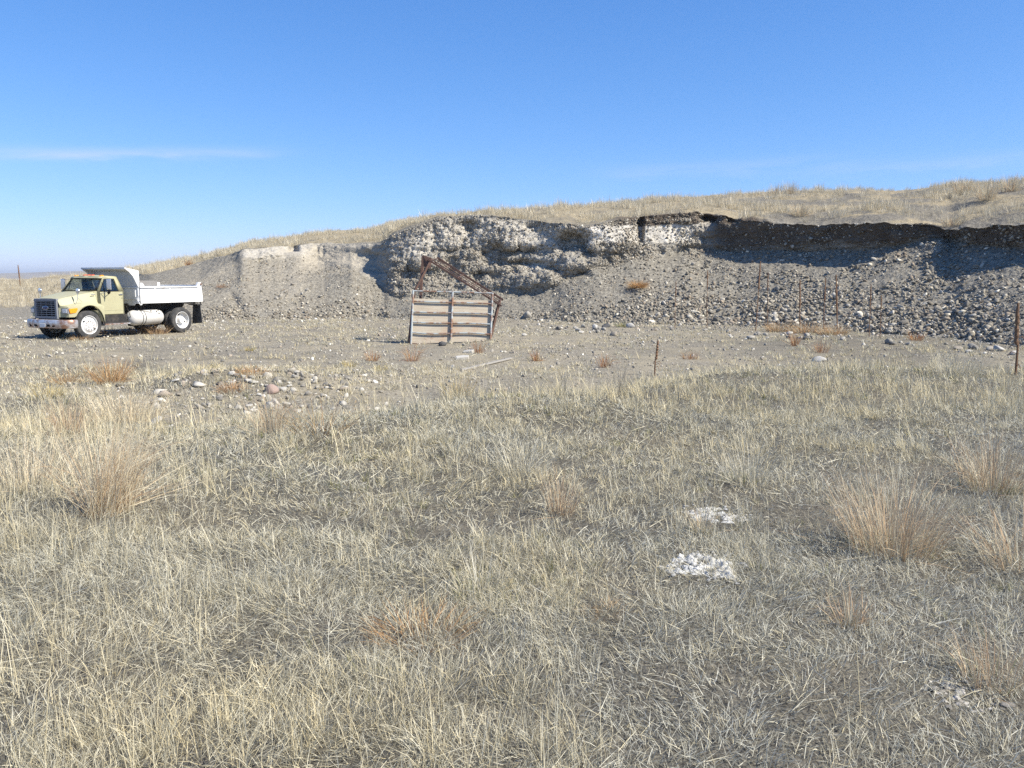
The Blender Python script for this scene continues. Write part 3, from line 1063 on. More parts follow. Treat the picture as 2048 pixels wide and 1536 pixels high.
# the largest stones of the bank, one object each
cobbles = [stone_mesh('stone', 700 + i, M_stone, 2) for i in range(10)]
w_big = view * sstep(420, 560, PX) * (seg == 1) * sstep(0.75, 0.05, frac) * (0.25 + sstep(1100, 1700, PX)) * (1 - w_tan) * (1 - sstep(2040, 2060, PX))
w_big = w_big + 4.0 * view * np.exp(-((PX - 1830) / 45.0) ** 2 - ((PY - 503 - (1868 - PX) * 0.22) / 4.0) ** 2)
P, Nn, i, j = hill_sample(rng, 290, w_big)
big = np.clip(rng.lognormal(math.log(0.24), 0.28, len(P)), 0.18, 0.48)
r_ = random.Random(4)
for q in range(len(P)):
    o = obj('stone', cobbles[q % 10], bank)
    s = big[q] / 2
    o.location = P[q] + Nn[q] * s * 0.25
    o.rotation_euler = (r_.gauss(0, 0.45), r_.gauss(0, 0.45), r_.uniform(0, 6.28))
    o.scale = (s * r_.uniform(0.85, 1.2), s * r_.uniform(0.8, 1.1), s * r_.uniform(0.75, 1.1))

# gravel over the pit floor
d = np.sqrt(rng.uniform(10 ** 2, 46 ** 2, 64000))
x = rng.uniform(-0.7, 0.7, len(d)) * d
gm = grass_mask(x, d)
rub = np.exp(-((x + 5.2) / 3.0) ** 2 - ((d - 15.6) / 2.6) ** 2)
foot = np.interp(1024 + F_PX * x / d, hpx, D1)
spill = np.exp(-np.clip(foot - d, 0, 20) / 1.6) * (d < foot + 0.5) * sstep(350, 500, 1024 + F_PX * x / d)
rub = np.maximum(rub, 0.8 * spill)
k = rng.random(len(d)) < np.clip((1 - gm * 1.15) * (0.25 + 0.6 * sstep(-0.2, 0.4, noise2(x, d, 2.2, 161, 3))) + 0.8 * rub, 0, 1)
x, d, rub = x[k], d[k], rub[k]
P = np.stack([x, d, ground_z(x, d)], -1)
size = np.clip(rng.lognormal(math.log(0.036), 0.62, len(P)), 0.016, 0.17) * (1 + 0.7 * rub)
gs = stone_field('floor_gravel', P, np.tile([0, 0, 1.0], (len(P), 1)), size, None, 6, gain=1.4)
tag(gs, 'loose grey gravel strewn over the pit floor', 'gravel', kind='stuff')

# ------------------------------------------------------------------ dump truck
M_yellow = surf('faded_yellow_paint', (0.40, 0.378, 0.235), 0.5, dirt=(0.31, 0.27, 0.165), dirt_amt=0.35, scale=2.5, spec=0.3, fine=0.03)
M_white = surf('old_white_paint', (0.70, 0.70, 0.68), 0.55, dirt=(0.33, 0.25, 0.18), dirt_amt=0.6, scale=1.6, lo=0.53, hi=0.78, fine=0.05, mapping=(3.0, 3.0, 0.9))
M_board = surf('grey_bed_steel', (0.62, 0.64, 0.66), 0.6, dirt=(0.26, 0.23, 0.2), dirt_amt=0.4, scale=2.0, lo=0.42, hi=0.7, fine=0.08)
M_tankw = surf('tank_white_paint', (0.55, 0.535, 0.50), 0.5, dirt=(0.42, 0.33, 0.24), dirt_amt=0.4, scale=2.6, lo=0.5, hi=0.75, fine=0.04)
M_chassis = surf('black_chassis', (0.025, 0.024, 0.023), 0.7, dirt=(0.12, 0.10, 0.08), dirt_amt=0.5, scale=4)
M_rubber = surf('tyre_rubber', (0.045, 0.045, 0.045), 0.85, dirt=(0.20, 0.18, 0.15), dirt_amt=0.35, scale=6, bumps=0.3, bscale=60)
M_rim = surf('white_rim_paint', (0.66, 0.655, 0.63), 0.55, dirt=(0.30, 0.22, 0.15), dirt_amt=0.6, scale=5, lo=0.5, hi=0.72)
M_grille = surf('grey_grille_plastic', (0.20, 0.21, 0.23), 0.5, dirt=(0.22, 0.21, 0.2), dirt_amt=0.5, scale=7)
M_dark = surf('dark_void', (0.008, 0.008, 0.008), 0.9)
M_bumper = surf('rusty_chrome', (0.62, 0.62, 0.63), 0.42, 0.55, dirt=(0.30, 0.15, 0.08), dirt_amt=0.9, scale=2.4, lo=0.42, hi=0.56, spec=0.5)
M_chrome = surf('mirror_chrome', (0.70, 0.72, 0.75), 0.12, 0.9)
M_amber = surf('amber_lens', (0.85, 0.30, 0.02), 0.25, spec=0.5, fine=0.25)
M_redl = surf('red_amber_lens', (0.55, 0.10, 0.03), 0.3, spec=0.5)
M_lamp = surf('headlamp_glass', (0.62, 0.65, 0.68), 0.15, 0.3, spec=0.6)
M_badge = surf('blue_badge', (0.015, 0.03, 0.12), 0.3, spec=0.5)
M_interior = surf('cab_interior', (0.05, 0.047, 0.045), 0.8)
M_seat = surf('seat_vinyl', (0.10, 0.08, 0.065), 0.7)
M_wood = surf('grey_weathered_wood', (0.22, 0.21, 0.195), 0.9, dirt=(0.18, 0.16, 0.14), dirt_amt=0.8, scale=2.5, mapping=(0.5, 4, 8), fine=0.12)
M_flap = surf('mud_flap_rubber', (0.05, 0.05, 0.05), 0.8, dirt=(0.26, 0.24, 0.21), dirt_amt=0.7, scale=4, lo=0.4, hi=0.7)
m, nt, b = new_mat('window_glass')
nt.nodes.remove(b)
tr = nt.nodes.new('ShaderNodeBsdfTransparent')
tr.inputs[0].default_value = (0.80, 0.84, 0.84, 1)
gl = nt.nodes.new('ShaderNodeBsdfGlossy')
gl.inputs['Roughness'].default_value = 0.03
mg = nt.nodes.new('ShaderNodeMixShader')
mg.inputs[0].default_value = 0.06
nt.links.new(tr.outputs[0], mg.inputs[1])
nt.links.new(gl.outputs[0], mg.inputs[2])
nt.links.new(mg.outputs[0], nt.nodes['Material Output'].inputs[0])
M_glass = m

TA = 1.112
tz = -0.555
truck = empty('dump_truck', (-15.928, 29.767, tz), (0, 0, TA + math.pi))
tag(truck, 'old pale yellow dump truck with white steel bed parked at the foot of the slope', 'truck')

# frame, axles
q = MB()
for s_ in (1, -1):
    q.box(0.78, -4.75, s_ * 0.38, s_ * 0.46, 0.66, 0.90)
for X in (0.6, -0.9, -2.0, -3.2, -4.7):
    q.box(X, X - 0.08, -0.42, 0.42, 0.70, 0.86)
q.build('chassis_frame', M_chassis, truck)
MB().tube([(0, -0.95, 0.46), (0, -0.45, 0.40), (0, 0.45, 0.40), (0, 0.95, 0.46)], 0.06).build('front_axle', M_chassis, truck)
MB().tube([(-4.0, -0.95, 0.5), (-4.0, -0.25, 0.5), (-4.0, -0.12, 0.5), (-4.0, 0.12, 0.5), (-4.0, 0.25, 0.5), (-4.0, 0.95, 0.5)], [0.08, 0.09, 0.22, 0.22, 0.09, 0.08], 12).build('rear_axle', M_chassis, truck)
MB().box(0.45, -0.55, -0.40, 0.40, 0.42, 1.15).build('engine', M_chassis, truck, bevel=0.05)
for s_ in (1, -1):
    MB().box(-3.3, -4.7, s_ * 0.42, s_ * 0.50, 0.56, 0.66).build('leaf_spring', M_chassis, truck)
# bed sub-frame and hoist below the bed
MB().prism([(-2.0, 0.92), (-4.45, 0.92), (-4.62, 1.06), (-4.62, 1.2), (-1.95, 1.2)], 1, -0.62, 0.62).build('bed_subframe', M_chassis, truck)
for X in (-2.3, -2.9, -3.5, -4.1, -4.7):
    MB().box(X, X - 0.08, -1.12, 1.12, 1.12, 1.198).build('cross_sill', M_chassis, truck)


def wheel(X, Y, out, dished, name='wheel', scale=1.0):
    """a wheel whose outer face looks along +out (1 left, -1 right)"""
    w, Rt, Rr = 0.125, 0.505, 0.325
    s_ = out
    disc = MB()
    if dished:
        prof = [(0.115, 0.335), (0.125, 0.325), (0.115, 0.312), (0.02, 0.300), (-0.02, 0.27), (-0.03, 0.16), (0.03, 0.13), (0.10, 0.115), (0.11, 0.0)]
    else:
        prof = [(0.115, 0.335), (0.125, 0.325), (0.115, 0.312), (0.06, 0.300), (0.085, 0.25), (0.13, 0.20), (0.135, 0.12), (0.12, 0.10), (0.15, 0.085), (0.155, 0.0)]
    disc.lathe([(t * s_, r) for t, r in prof], 1, (0, 0, 0), 36)
    disc.lathe([(-0.115 * s_, 0.335), (-0.10 * s_, 0.30), (0.06 * s_, 0.30)], 1, (0, 0, 0), 36)
    o = disc.build(name, M_rim, truck, smooth=35)
    o.location = (X, Y, 0.5)
    o.rotation_euler = (0, 0.6 * X, 0)
    t = MB()
    t.lathe([(-0.105, 0.33), (-0.125, 0.36), (-0.128, 0.43), (-0.115, 0.475), (-0.09, Rt - 0.008), (-0.05, Rt), (-0.045, Rt - 0.014), (-0.03, Rt - 0.014), (-0.025, Rt), (0.025, Rt), (0.03, Rt - 0.014), (0.045, Rt - 0.014), (0.05, Rt), (0.09, Rt - 0.008), (0.115, 0.475), (0.128, 0.43), (0.125, 0.36), (0.105, 0.33)], 1, (0, 0, 0), 44)
    t.build('tyre', M_rubber, o, smooth=30)
    if not dished:
        n = MB()
        for k in range(10):
            a = k * math.pi / 5
            n.lathe([(0.125 * s_, 0.017), (0.165 * s_, 0.015), (0.166 * s_, 0.0)], 1, (0.155 * math.cos(a), 0, 0.155 * math.sin(a)), 6)
        tag(n.build('wheel_nuts', M_bumper, o), kind='stuff')
        for a in (R(215), R(35)):
            MB().lathe([(0.112 * s_, 0.036), (0.116 * s_, 0.0)], 1, (0.245 * math.cos(a), 0, 0.245 * math.sin(a)), 14).build('hand_hole', M_dark, o)
    else:
        for a in (R(60), R(180), R(300)):
            MB().lathe([(-0.018 * s_, 0.04), (-0.012 * s_, 0.0)], 1, (0.225 * math.cos(a), 0, 0.225 * math.sin(a)), 14).build('hand_hole', M_dark, o)
    return o


wheel(0.0, 0.93, 1, False)
wheel(0.0, -0.93, -1, False)
for s_ in (1, -1):
    wheel(-4.0, s_ * 1.07, s_, True)
    wheel(-4.0, s_ * 0.76, s_, True, 'inner_wheel')

# hood with its fenders: one tilt shell
def arch(X):
    e = 1 - ((X + 0.06) / 0.60) ** 2
    return 0.50 + 0.69 * math.sqrt(e) if e > 0 else 0.50


Xs = np.concatenate([np.linspace(-0.66, 0.56, 40), [0.60, 0.64, 0.68, 0.72, 0.755, 0.78, 0.81, 0.84]])
rows = []
for X in Xs:
    t = max(0.0, (X + 0.45) / 1.29)
    zt = 1.70 - 0.19 * t - 0.06 * t * t
    y1_ = 0.82 - 0.22 * t ** 1.6
    nose = float(sstep(0.70, 0.84, X))
    y3_ = 1.00 + 0.05 * math.exp(-((X + 0.06) / 0.55) ** 4) - 0.38 * nose
    y2_ = 0.90 - 0.20 * t ** 2
    zb = max(arch(X), 0.82 if X > 0.3 else 0.56)
    if X > 0.5:
        zb = 0.80
    z3 = max(1.15 + 0.06 * math.exp(-((X + 0.06) / 0.5) ** 2), zb + 0.03)
    half = [(0, zt), (0.30, zt - 0.003), (0.55 - 0.12 * t, zt - 0.012), (y1_ - 0.03, zt - 0.035), (y1_, zt - 0.075), (y2_, max(zt - 0.28, z3 + 0.06)), ((y2_ + y3_) / 2 + 0.02, z3 + 0.03), (y3_ - 0.01, z3 - 0.01), (y3_ + 0.005, (z3 + zb) / 2), (y3_, zb), (y3_ - 0.05, zb + 0.005)]
    if X < -0.45:
        half = [(min(max(p[0], 0.985), 1.05), min(p[1], 1.24 - 0.0 * X)) if i > 5 else (0.985, 1.25 - 0.002 * i) for i, p in enumerate(half)]
    rows.append(half)
left = np.array([[(X, p[0], p[1]) for p in r_] for X, r_ in zip(Xs, rows)])
k0 = int(np.argmax(Xs >= -0.46))
q = MB()
q.grid(left[k0:])
q.grid(left[k0:] * np.array([1, -1, 1]))
q.grid(left[:k0 + 1, 5:])
q.grid(left[:k0 + 1, 5:] * np.array([1, -1, 1]))
hood = q.build('hood', M_yellow, truck, smooth=28)
# inner wheel wells
for s_ in (1, -1):
    q = MB()
    P = []
    for a in np.linspace(R(-5), R(185), 18):
        P.append([(-0.06 + 0.585 * math.cos(a), s_ * 1.0, 0.50 + 0.665 * math.sin(a)), (-0.06 + 0.585 * math.cos(a), s_ * 0.5, 0.50 + 0.665 * math.sin(a))])
    q.grid(P)
    q.box(-0.62, 0.62, s_ * 0.49, s_ * 0.5, 0.5, 1.2)
    q.build('wheel_well', M_dark, truck)

# grille
gq = MB()
gq.box(0.80, 0.90, -0.60, 0.60, 0.74, 0.82).box(0.80, 0.90, -0.60, 0.60, 1.37, 1.44).box(0.80, 0.90, 0.50, 0.60, 0.82, 1.37).box(0.80, 0.90, -0.60, -0.50, 0.82, 1.37)
gr_o = gq.build('grille', M_grille, truck, bevel=0.012)
MB().box(0.78, 0.81, -0.55, 0.55, 0.78, 1.40).build('radiator', M_dark, gr_o)
for k in range(7):
    z = 0.88 + k * 0.0725
    MB().box(0.845, 0.885, -0.50, 0.50, z, z + 0.022).build('grille_bar', M_grille, gr_o)
for Y in (-0.28, 0.0, 0.28):
    MB().box(0.842, 0.868, Y - 0.008, Y + 0.008, 0.82, 1.37).build('grille_bar', M_grille, gr_o)
q = MB()
q.lathe([(0.0, 0.07), (0.012, 0.066), (0.014, 0.0)], 0, (0, 0, 0), 28)
bd = q.build('badge', M_badge, gr_o)
bd.location = (0.888, 0, 1.12)
bd.scale = (1, 2.2, 0.8)
q = MB()
q.lathe([(-0.002, 0.073), (0.012, 0.078), (0.014, 0.070)], 0, (0, 0, 0), 28)
bd2 = q.build('badge_rim', M_chrome, gr_o)
bd2.location = (0.888, 0, 1.12)
bd2.scale = (1, 2.2, 0.8)

# lamps
for s_ in (1, -1):
    q = MB().prism([(0.70, s_ * 0.72), (0.80, s_ * 0.70), (0.775, s_ * 0.985), (0.66, s_ * 1.0)], 2, 0.93, 1.11)
    q.build('lamp_housing', M_grille, truck)
    q = MB().prism([(0.72, s_ * 0.78), (0.812, s_ * 0.76), (0.79, s_ * 0.955), (0.70, s_ * 0.965)], 2, 0.945, 1.085)
    q.build('headlight', M_lamp, truck, bevel=0.012)
    q = MB().prism([(0.70, 0.93), (0.735, 1.09), (0.42, 1.115), (0.40, 1.07), (0.47, 0.95)], 1, s_ * 0.97, s_ * 1.035)
    q.build('turn_signal', M_amber, truck, bevel=0.01)

# bumper, swept back at the ends
path = [(0.52, -1.13), (0.74, -1.11), (0.92, -0.96), (0.99, -0.55), (1.0, 0.0), (0.99, 0.55), (0.92, 0.96), (0.74, 1.11), (0.52, 1.13)]
prof = [(-0.03, 0.42), (0.0, 0.43), (0.012, 0.50), (0.03, 0.56), (0.02, 0.66), (0.0, 0.70), (-0.04, 0.71)]
P = []
for i, (X, Y) in enumerate(path):
    t = Vector((path[min(i + 1, 8)][0] - path[max(i - 1, 0)][0], path[min(i + 1, 8)][1] - path[max(i - 1, 0)][1])).normalized()
    nrm = Vector((t.y, -t.x))
    P.append([(X + nrm.x * o_, Y + nrm.y * o_, z) for o_, z in prof])
bump_o = MB().grid(P).build('bumper', M_bumper, truck, smooth=40, solid=0.02)
for Y, w_ in ((-0.40, 0.07), (0.28, 0.07), (0.52, 0.06), (-0.72, 0.06)):
    X = 1.018 - 0.085 * (abs(Y) / 0.9) ** 2.2
    MB().prism([(Y - w_, 0.47), (Y + w_ * 0.9, 0.47), (Y + w_ * 1.2, 0.555), (Y - w_ * 1.2, 0.555)], 0, X, X + 0.025).build('bumper_slot', M_dark, bump_o)
MB().box(1.02, 1.045, -0.16, 0.14, 0.45, 0.58).build('number_plate', M_white, bump_o, bevel=0.008)

# cab
def ys(z):
    return 0.985 if z <= 1.68 else 0.985 - (z - 1.68) * 0.25


q = MB()
side = [[(-0.45, 0.60), (-1.50, 0.60), (-1.52, 1.69), (-0.44, 1.69)],
        [(-0.44, 1.69), (-0.56, 1.69), (-0.84, 2.11), (-0.80, 2.19)],
        [(-0.80, 2.19), (-0.84, 2.11), (-1.21, 2.11), (-1.36, 2.19)],
        [(-1.30, 1.69), (-1.52, 1.69), (-1.36, 2.19), (-1.21, 2.11)]]
for s_ in (1, -1):
    for poly in side:
        q.add([(X, s_ * (ys(z) - 0.02), z) for X, z in poly], [(0, 1, 2, 3)])
# roof, slightly crowned
Pr = []
for Y in np.linspace(-1, 1, 11):
    c = 1 - Y * Y
    Pr.append([(-0.80 + 0.05 * c, Y * (ys(2.19) - 0.02), 2.19), (-0.84 + 0.05 * c, Y * 0.84, 2.20 + 0.03 * c), (-1.05, Y * 0.84, 2.205 + 0.045 * c), (-1.30, Y * 0.84, 2.20 + 0.03 * c), (-1.36, Y * (ys(2.19) - 0.02), 2.19)])
q.grid(Pr)
# back with its window opening
bo = [(-0.965, 0.60, -1.50), (0.965, 0.60, -1.50), (0.965, 1.69, -1.52), (0.84, 2.19, -1.36), (-0.84, 2.19, -1.36), (-0.965, 1.69, -1.52)]
wi = [(-0.62, 1.76, -1.50), (0.62, 1.76, -1.50), (0.56, 2.08, -1.395), (-0.56, 2.08, -1.395)]
V = [(c, a, b_) for a, b_, c in bo] + [(c, a, b_) for a, b_, c in wi]
q.add(V, [(0, 1, 2, 5), (5, 2, 7, 6), (2, 3, 8, 7), (3, 4, 9, 8), (4, 5, 6, 9)])
# header above the windscreen, cowl and firewall
q.grid([[(-0.80 + 0.05 * (1 - Y * Y), Y * 0.838, 2.19), (-0.755 + 0.05 * (1 - Y * Y), Y * 0.842, 2.14)] for Y in np.linspace(-1, 1, 9)])
q.add([(-0.46, -0.96, 0.66), (-0.46, 0.96, 0.66), (-0.46, 0.96, 1.69), (-0.46, -0.96, 1.69)], [(0, 1, 2, 3)])
q.add([(-0.45, -0.95, 0.62), (-0.45, 0.95, 0.62), (-1.5, 0.95, 0.62), (-1.5, -0.95, 0.62)], [(0, 1, 2, 3)])
cab = q.build('cab', M_yellow, truck, smooth=30, solid=0.03)
# windscreen and its black seal
Wb = [(-0.43 + 0.12 * (1 - (Y / 0.86) ** 2), Y, 1.70) for Y in np.linspace(-0.86, 0.86, 9)]
Wt = [(-0.765 + 0.05 * (1 - (Y / 0.8) ** 2), Y, 2.145) for Y in np.linspace(-0.80, 0.80, 9)]
ws = MB().grid([Wb, Wt]).build('windscreen', M_glass, truck, smooth=60, solid=0.008)
MB().tube(Wb + Wt[::-1] + [Wb[0]], 0.016, 6).build('seal', M_dark, ws)
for s_ in (1, -1):
    MB().tube([(-0.36, s_ * 0.35, 1.725), (-0.50, s_ * 0.10 + 0.05, 1.83)], 0.008, 5).build('wiper', M_dark, ws)
rw = MB().add([(-1.505, -0.64, 1.75), (-1.505, 0.64, 1.75), (-1.395, 0.57, 2.09), (-1.395, -0.57, 2.09)], [(0, 1, 2, 3)]).build('rear_window', M_glass, truck, solid=0.008)
# doors
for s_ in (1, -1):
    q = MB()
    q.prism([(-0.58, 0.85), (-1.46, 0.85), (-1.475, 1.66), (-0.53, 1.66)], 1, s_ * 0.975, s_ * 1.0)
    dr = q.build('door', M_yellow, truck, bevel=0.006)
    MB().prism([(-0.568, 0.838), (-1.472, 0.838), (-1.487, 1.672), (-0.518, 1.672)], 1, s_ * 0.972, s_ * 0.979).build('door_gap', M_dark, dr)
    MB().box(-0.60, -1.45, s_ * 0.997, s_ * 1.006, 0.985, 1.0).build('door_crease', M_yellow, dr)
    MB().tube([(-1.30, s_ * 1.0, 1.555), (-1.31, s_ * 1.03, 1.56), (-1.44, s_ * 1.03, 1.56), (-1.45, s_ * 1.0, 1.555)], 0.013, 6).build('handle', M_chrome, dr)
    MB().tube([(-1.43, s_ * 1.0, 1.42), (-1.43, s_ * 1.012, 1.42)], 0.014, 8).build('lock', M_dark, dr)
    g_ = [(-0.55, 1.68), (-0.83, 2.12), (-1.22, 2.12), (-1.31, 1.68)]
    gl_ = MB().add([(X, s_ * (ys(z) - 0.01), z) for X, z in g_], [(0, 1, 2, 3)]).build('window', M_glass, dr, solid=0.006)
    MB().tube([(X, s_ * (ys(z) + 0.003), z) for X, z in g_ + g_[:1]], 0.014, 6).build('window_seal', M_dark, dr)
    MB().tube([(-0.74, s_ * ys(1.69), 1.69), (-0.76, s_ * (ys(2.1) + 0.005), 1.98)], 0.012, 6).build('vent_bar', M_dark, dr)
# emblem on the cowl side
for s_ in (1, -1):
    MB().box(-0.24, -0.40, s_ * 0.905, s_ * 0.915, 1.555, 1.585).build('side_emblem', M_grille, hood)
# inside
MB().box(-0.48, -0.66, -0.9, 0.9, 1.35, 1.67).build('dashboard', M_interior, truck, bevel=0.03)
MB().prism([(-0.95, 0.95), (-1.45, 0.95), (-1.47, 1.72), (-1.36, 1.72), (-1.30, 1.22), (-0.95, 1.2)], 1, -0.88, 0.88).build('seat', M_seat, truck, bevel=0.03)
q = MB()
q.tube([(0.19 * math.cos(a), 0.19 * math.sin(a), 0) for a in np.linspace(0, 2 * math.pi, 22)], 0.014, 6)
q.tube([(-0.19, 0, 0), (0.19, 0, 0)], 0.012, 5).tube([(0, 0, 0), (0, 0, -0.3)], 0.02, 6)
sw = q.build('steering_wheel', M_dark, truck)
sw.location = (-0.80, 0.42, 1.70)
sw.rotation_euler = (0, R(-40), 0)
# roof lamps
for Y in (-0.68, -0.2, 0.0, 0.2, 0.68):
    c = 1 - (Y / 0.84) ** 2
    MB().prism([(-0.80, 2.205 + 0.03 * c), (-0.95, 2.205 + 0.035 * c), (-0.92, 2.255 + 0.03 * c), (-0.84, 2.25 + 0.03 * c)], 1, Y - 0.05, Y + 0.05).build('clearance_light', M_amber if abs(Y) > 0.5 else M_redl, truck, bevel=0.008)
# mirrors
for s_ in (1, -1):
    mi = MB().box(-0.70, -0.75, s_ * 1.14, s_ * 1.36, 1.74, 2.12).build('side_mirror', M_chrome, truck, bevel=0.015)
    MB().lathe([(-0.02, 0.0), (-0.02, 0.07), (0.01, 0.085), (0.02, 0.0)], 0, (-0.71, s_ * 1.24, 1.66), 16).build('spot_mirror', M_dark, mi)
    MB().tube([(-0.70, s_ * 0.985, 2.10), (-0.72, s_ * 1.25, 2.13), (-0.72, s_ * 1.25, 1.60), (-0.68, s_ * 1.0, 1.45)], 0.012, 6).build('mirror_arm', M_grille, mi)
    MB().tube([(-0.72, s_ * 1.25, 1.68), (-0.55, s_ * 1.0, 1.60)], 0.010, 5).build('mirror_brace', M_grille, mi)
    # round mirror on the fender
    fm = MB().lathe([(-0.035, 0.02), (-0.03, 0.07), (0.0, 0.10), (0.006, 0.098), (0.012, 0.0)], 0, (0.36, s_ * 1.02, 1.70), 20).build('fender_mirror', M_chrome, truck, smooth=50)
    MB().tube([(0.36, s_ * 1.02, 1.62), (0.37, s_ * 1.0, 1.40), (0.38, s_ * 0.93, 1.28)], 0.010, 5).build('mirror_stalk', M_chrome, fm)
    MB().tube([(0.37, s_ * 1.01, 1.47), (0.16, s_ * 0.95, 1.32)], 0.007, 5).build('mirror_brace', M_chrome, fm)
# step box below the door
st_ = MB().box(-0.60, -1.62, 0.62, 0.98, 0.50, 0.83).build('step_box', M_chassis, truck, bevel=0.01)
MB().box(-0.60, -1.66, 0.88, 1.10, 0.47, 0.51).build('step_plate', M_bumper, st_)
MB().box(-0.60, -1.62, -0.62, -1.02, 0.50, 0.83).build('step_box', M_chassis, truck, bevel=0.01)

# dump bed
q = MB()
q.box(-2.02, -5.0, -1.17, 1.17, 1.20, 1.26)
bed = q.build('dump_bed', M_white, truck)
for s_ in (1, -1):
    sd = MB().box(-2.06, -4.96, s_ * 1.14, s_ * 1.19, 1.25, 1.80).build('bed_side', M_white, bed)
    MB().box(-2.06, -4.90, s_ * 1.12, s_ * 1.235, 1.79, 1.835).build('top_rail', M_white, sd)
    MB().box(-2.06, -5.04, s_ * 1.12, s_ * 1.225, 1.205, 1.29).build('bottom_rail', M_white, sd)
    for X in (-2.75, -3.45, -4.15):
        MB().prism([(X + 0.04, 1.29), (X - 0.04, 1.29), (X - 0.04, 1.79), (X + 0.04, 1.79)], 1, s_ * 1.185, s_ * 1.205).build('side_stake', M_white, sd)
    MB().prism([(-2.07, 1.83), (-2.30, 1.835), (-2.22, 1.97), (-2.10, 1.98)], 1, s_ * 1.13, s_ * 1.19).build('front_bracket', M_white, sd)
    MB().prism([(-4.86, 1.25), (-5.06, 1.21), (-5.06, 1.45), (-5.02, 1.80), (-5.0, 1.98), (-4.86, 1.99), (-4.80, 1.84)], 1, s_ * 1.13, s_ * 1.22).build('rear_post', M_white, sd)
    MB().tube([(-4.97, s_ * 1.16, 1.91), (-4.97, s_ * 1.29, 1.91)], 0.03, 10).build('hinge_pin', M_bumper, sd)
MB().box(-2.2, -4.85, -1.16, -1.10, 1.84, 2.05).build('sideboard', M_wood, bed)
tg = MB().box(-4.98, -5.03, -1.12, 1.12, 1.26, 1.88).build('tailgate', M_white, bed)
hb = MB().prism([(-1.10, 1.30), (-0.9, 1.13), (0.9, 1.13), (1.10, 1.30), (1.17, 1.5), (1.17, 2.40), (-1.17, 2.40), (-1.17, 1.5)], 0, -2.05, -2.0).build('headboard', M_board, bed)
MB().box(-1.97, -2.0, -1.12, 1.12, 1.78, 1.82).build('stiffener', M_board, hb)
MB().box(-1.97, -2.0, -1.12, 1.12, 1.36, 1.39).build('stiffener', M_board, hb)
MB().box(-1.975, -2.0, -0.55, 0.60, 1.33, 1.36).box(-1.97, -2.0, 0.98, 1.06, 1.45, 1.75).build('white_patch', M_white, hb)
sh = MB()
sh.prism([(-1.47, 2.50), (-2.05, 2.385), (-2.05, 2.415), (-1.47, 2.535)], 1, -1.17, 1.17)
sho = sh.build('cab_shield', M_white, bed)
for s_ in (1, -1):
    MB().prism([(-1.455, 2.545), (-2.06, 2.425), (-2.07, 1.80), (-2.02, 1.80), (-1.80, 2.22), (-1.64, 2.38), (-1.455, 2.50)], 1, s_ * 1.17, s_ * 1.20).build('shield_gusset', M_white, bed)
MB().box(-1.45, -1.475, -1.17, 1.17, 2.485, 2.545).build('shield_lip', M_board, bed)
MB().tube([(-2.0, 1.21, 1.22), (-2.06, 1.21, 1.15), (-2.12, 1.21, 1.17)], 0.022, 6).build('tie_hook', M_white, bed)

# propane tank slung on the left
pr = [(0.0, 0.0), (0.02, 0.10), (0.06, 0.19), (0.13, 0.255), (0.22, 0.285), (1.32, 0.285), (1.41, 0.255), (1.48, 0.19), (1.52, 0.10), (1.54, 0.0)]
tk = MB().lathe([(-t, r) for t, r in pr], 0, (-1.72, 0.90, 0.665), 28).build('fuel_tank', M_tankw, truck, smooth=40)
for X in (-2.18, -2.30):
    MB().lathe([(-0.012, 0.288), (-0.012, 0.294), (0.012, 0.294), (0.012, 0.288)], 0, (X, 0.90, 0.665), 28).build('tank_strap', M_chassis, tk)
for X, a in ((-2.62, 55), (-2.85, 48), (-2.98, 62), (-2.92, 30)):
    d_ = Vector((0, math.cos(R(a)), math.sin(R(a))))
    c = Vector((X, 0.90, 0.665)) + d_ * 0.28
    MB().tube([c, c + d_ * 0.03], 0.025, 8).build('valve', M_chassis, tk)
MB().tube([(-2.2, 1.0, 0.95), (-2.5, 1.12, 0.87), (-2.75, 1.11, 0.84)], 0.010, 5).build('fuel_line', M_chassis, tk)
for X in (-2.1, -3.0):
    MB().box(X, X - 0.06, 0.40, 1.0, 0.34, 0.40).box(X, X - 0.06, 0.40, 0.46, 0.34, 0.7).build('tank_bracket', M_chassis, tk)
# cables hanging from the bed
MB().tube([(-2.07, 1.21, 2.0), (-2.05, 1.225, 1.5), (-2.06, 1.22, 1.1), (-2.14, 1.12, 0.88)], 0.008, 5).build('cable', M_chassis, truck)
MB().tube([(-1.60, 1.0, 1.12), (-1.70, 1.02, 0.85), (-1.78, 1.0, 0.62)], 0.012, 5).build('cable', M_chassis, truck)
# mud flaps
for s_ in (1, -1):
    fl_ = MB().prism([(s_ * 0.72, 1.06), (s_ * 1.12, 1.06), (s_ * 1.2, 0.34), (s_ * 0.62, 0.30)], 0, -5.0, -5.02).build('mud_flap', M_flap, truck)
    MB().box(-4.78, -5.04, s_ * 0.7, s_ * 1.18, 1.06, 1.10).box(-4.82, -4.84, s_ * 1.12, s_ * 1.15, 1.10, 1.22).box(-5.02, -5.04, s_ * 1.1, s_ * 1.13, 1.10, 1.22).build('flap_bracket', M_chassis, fl_)

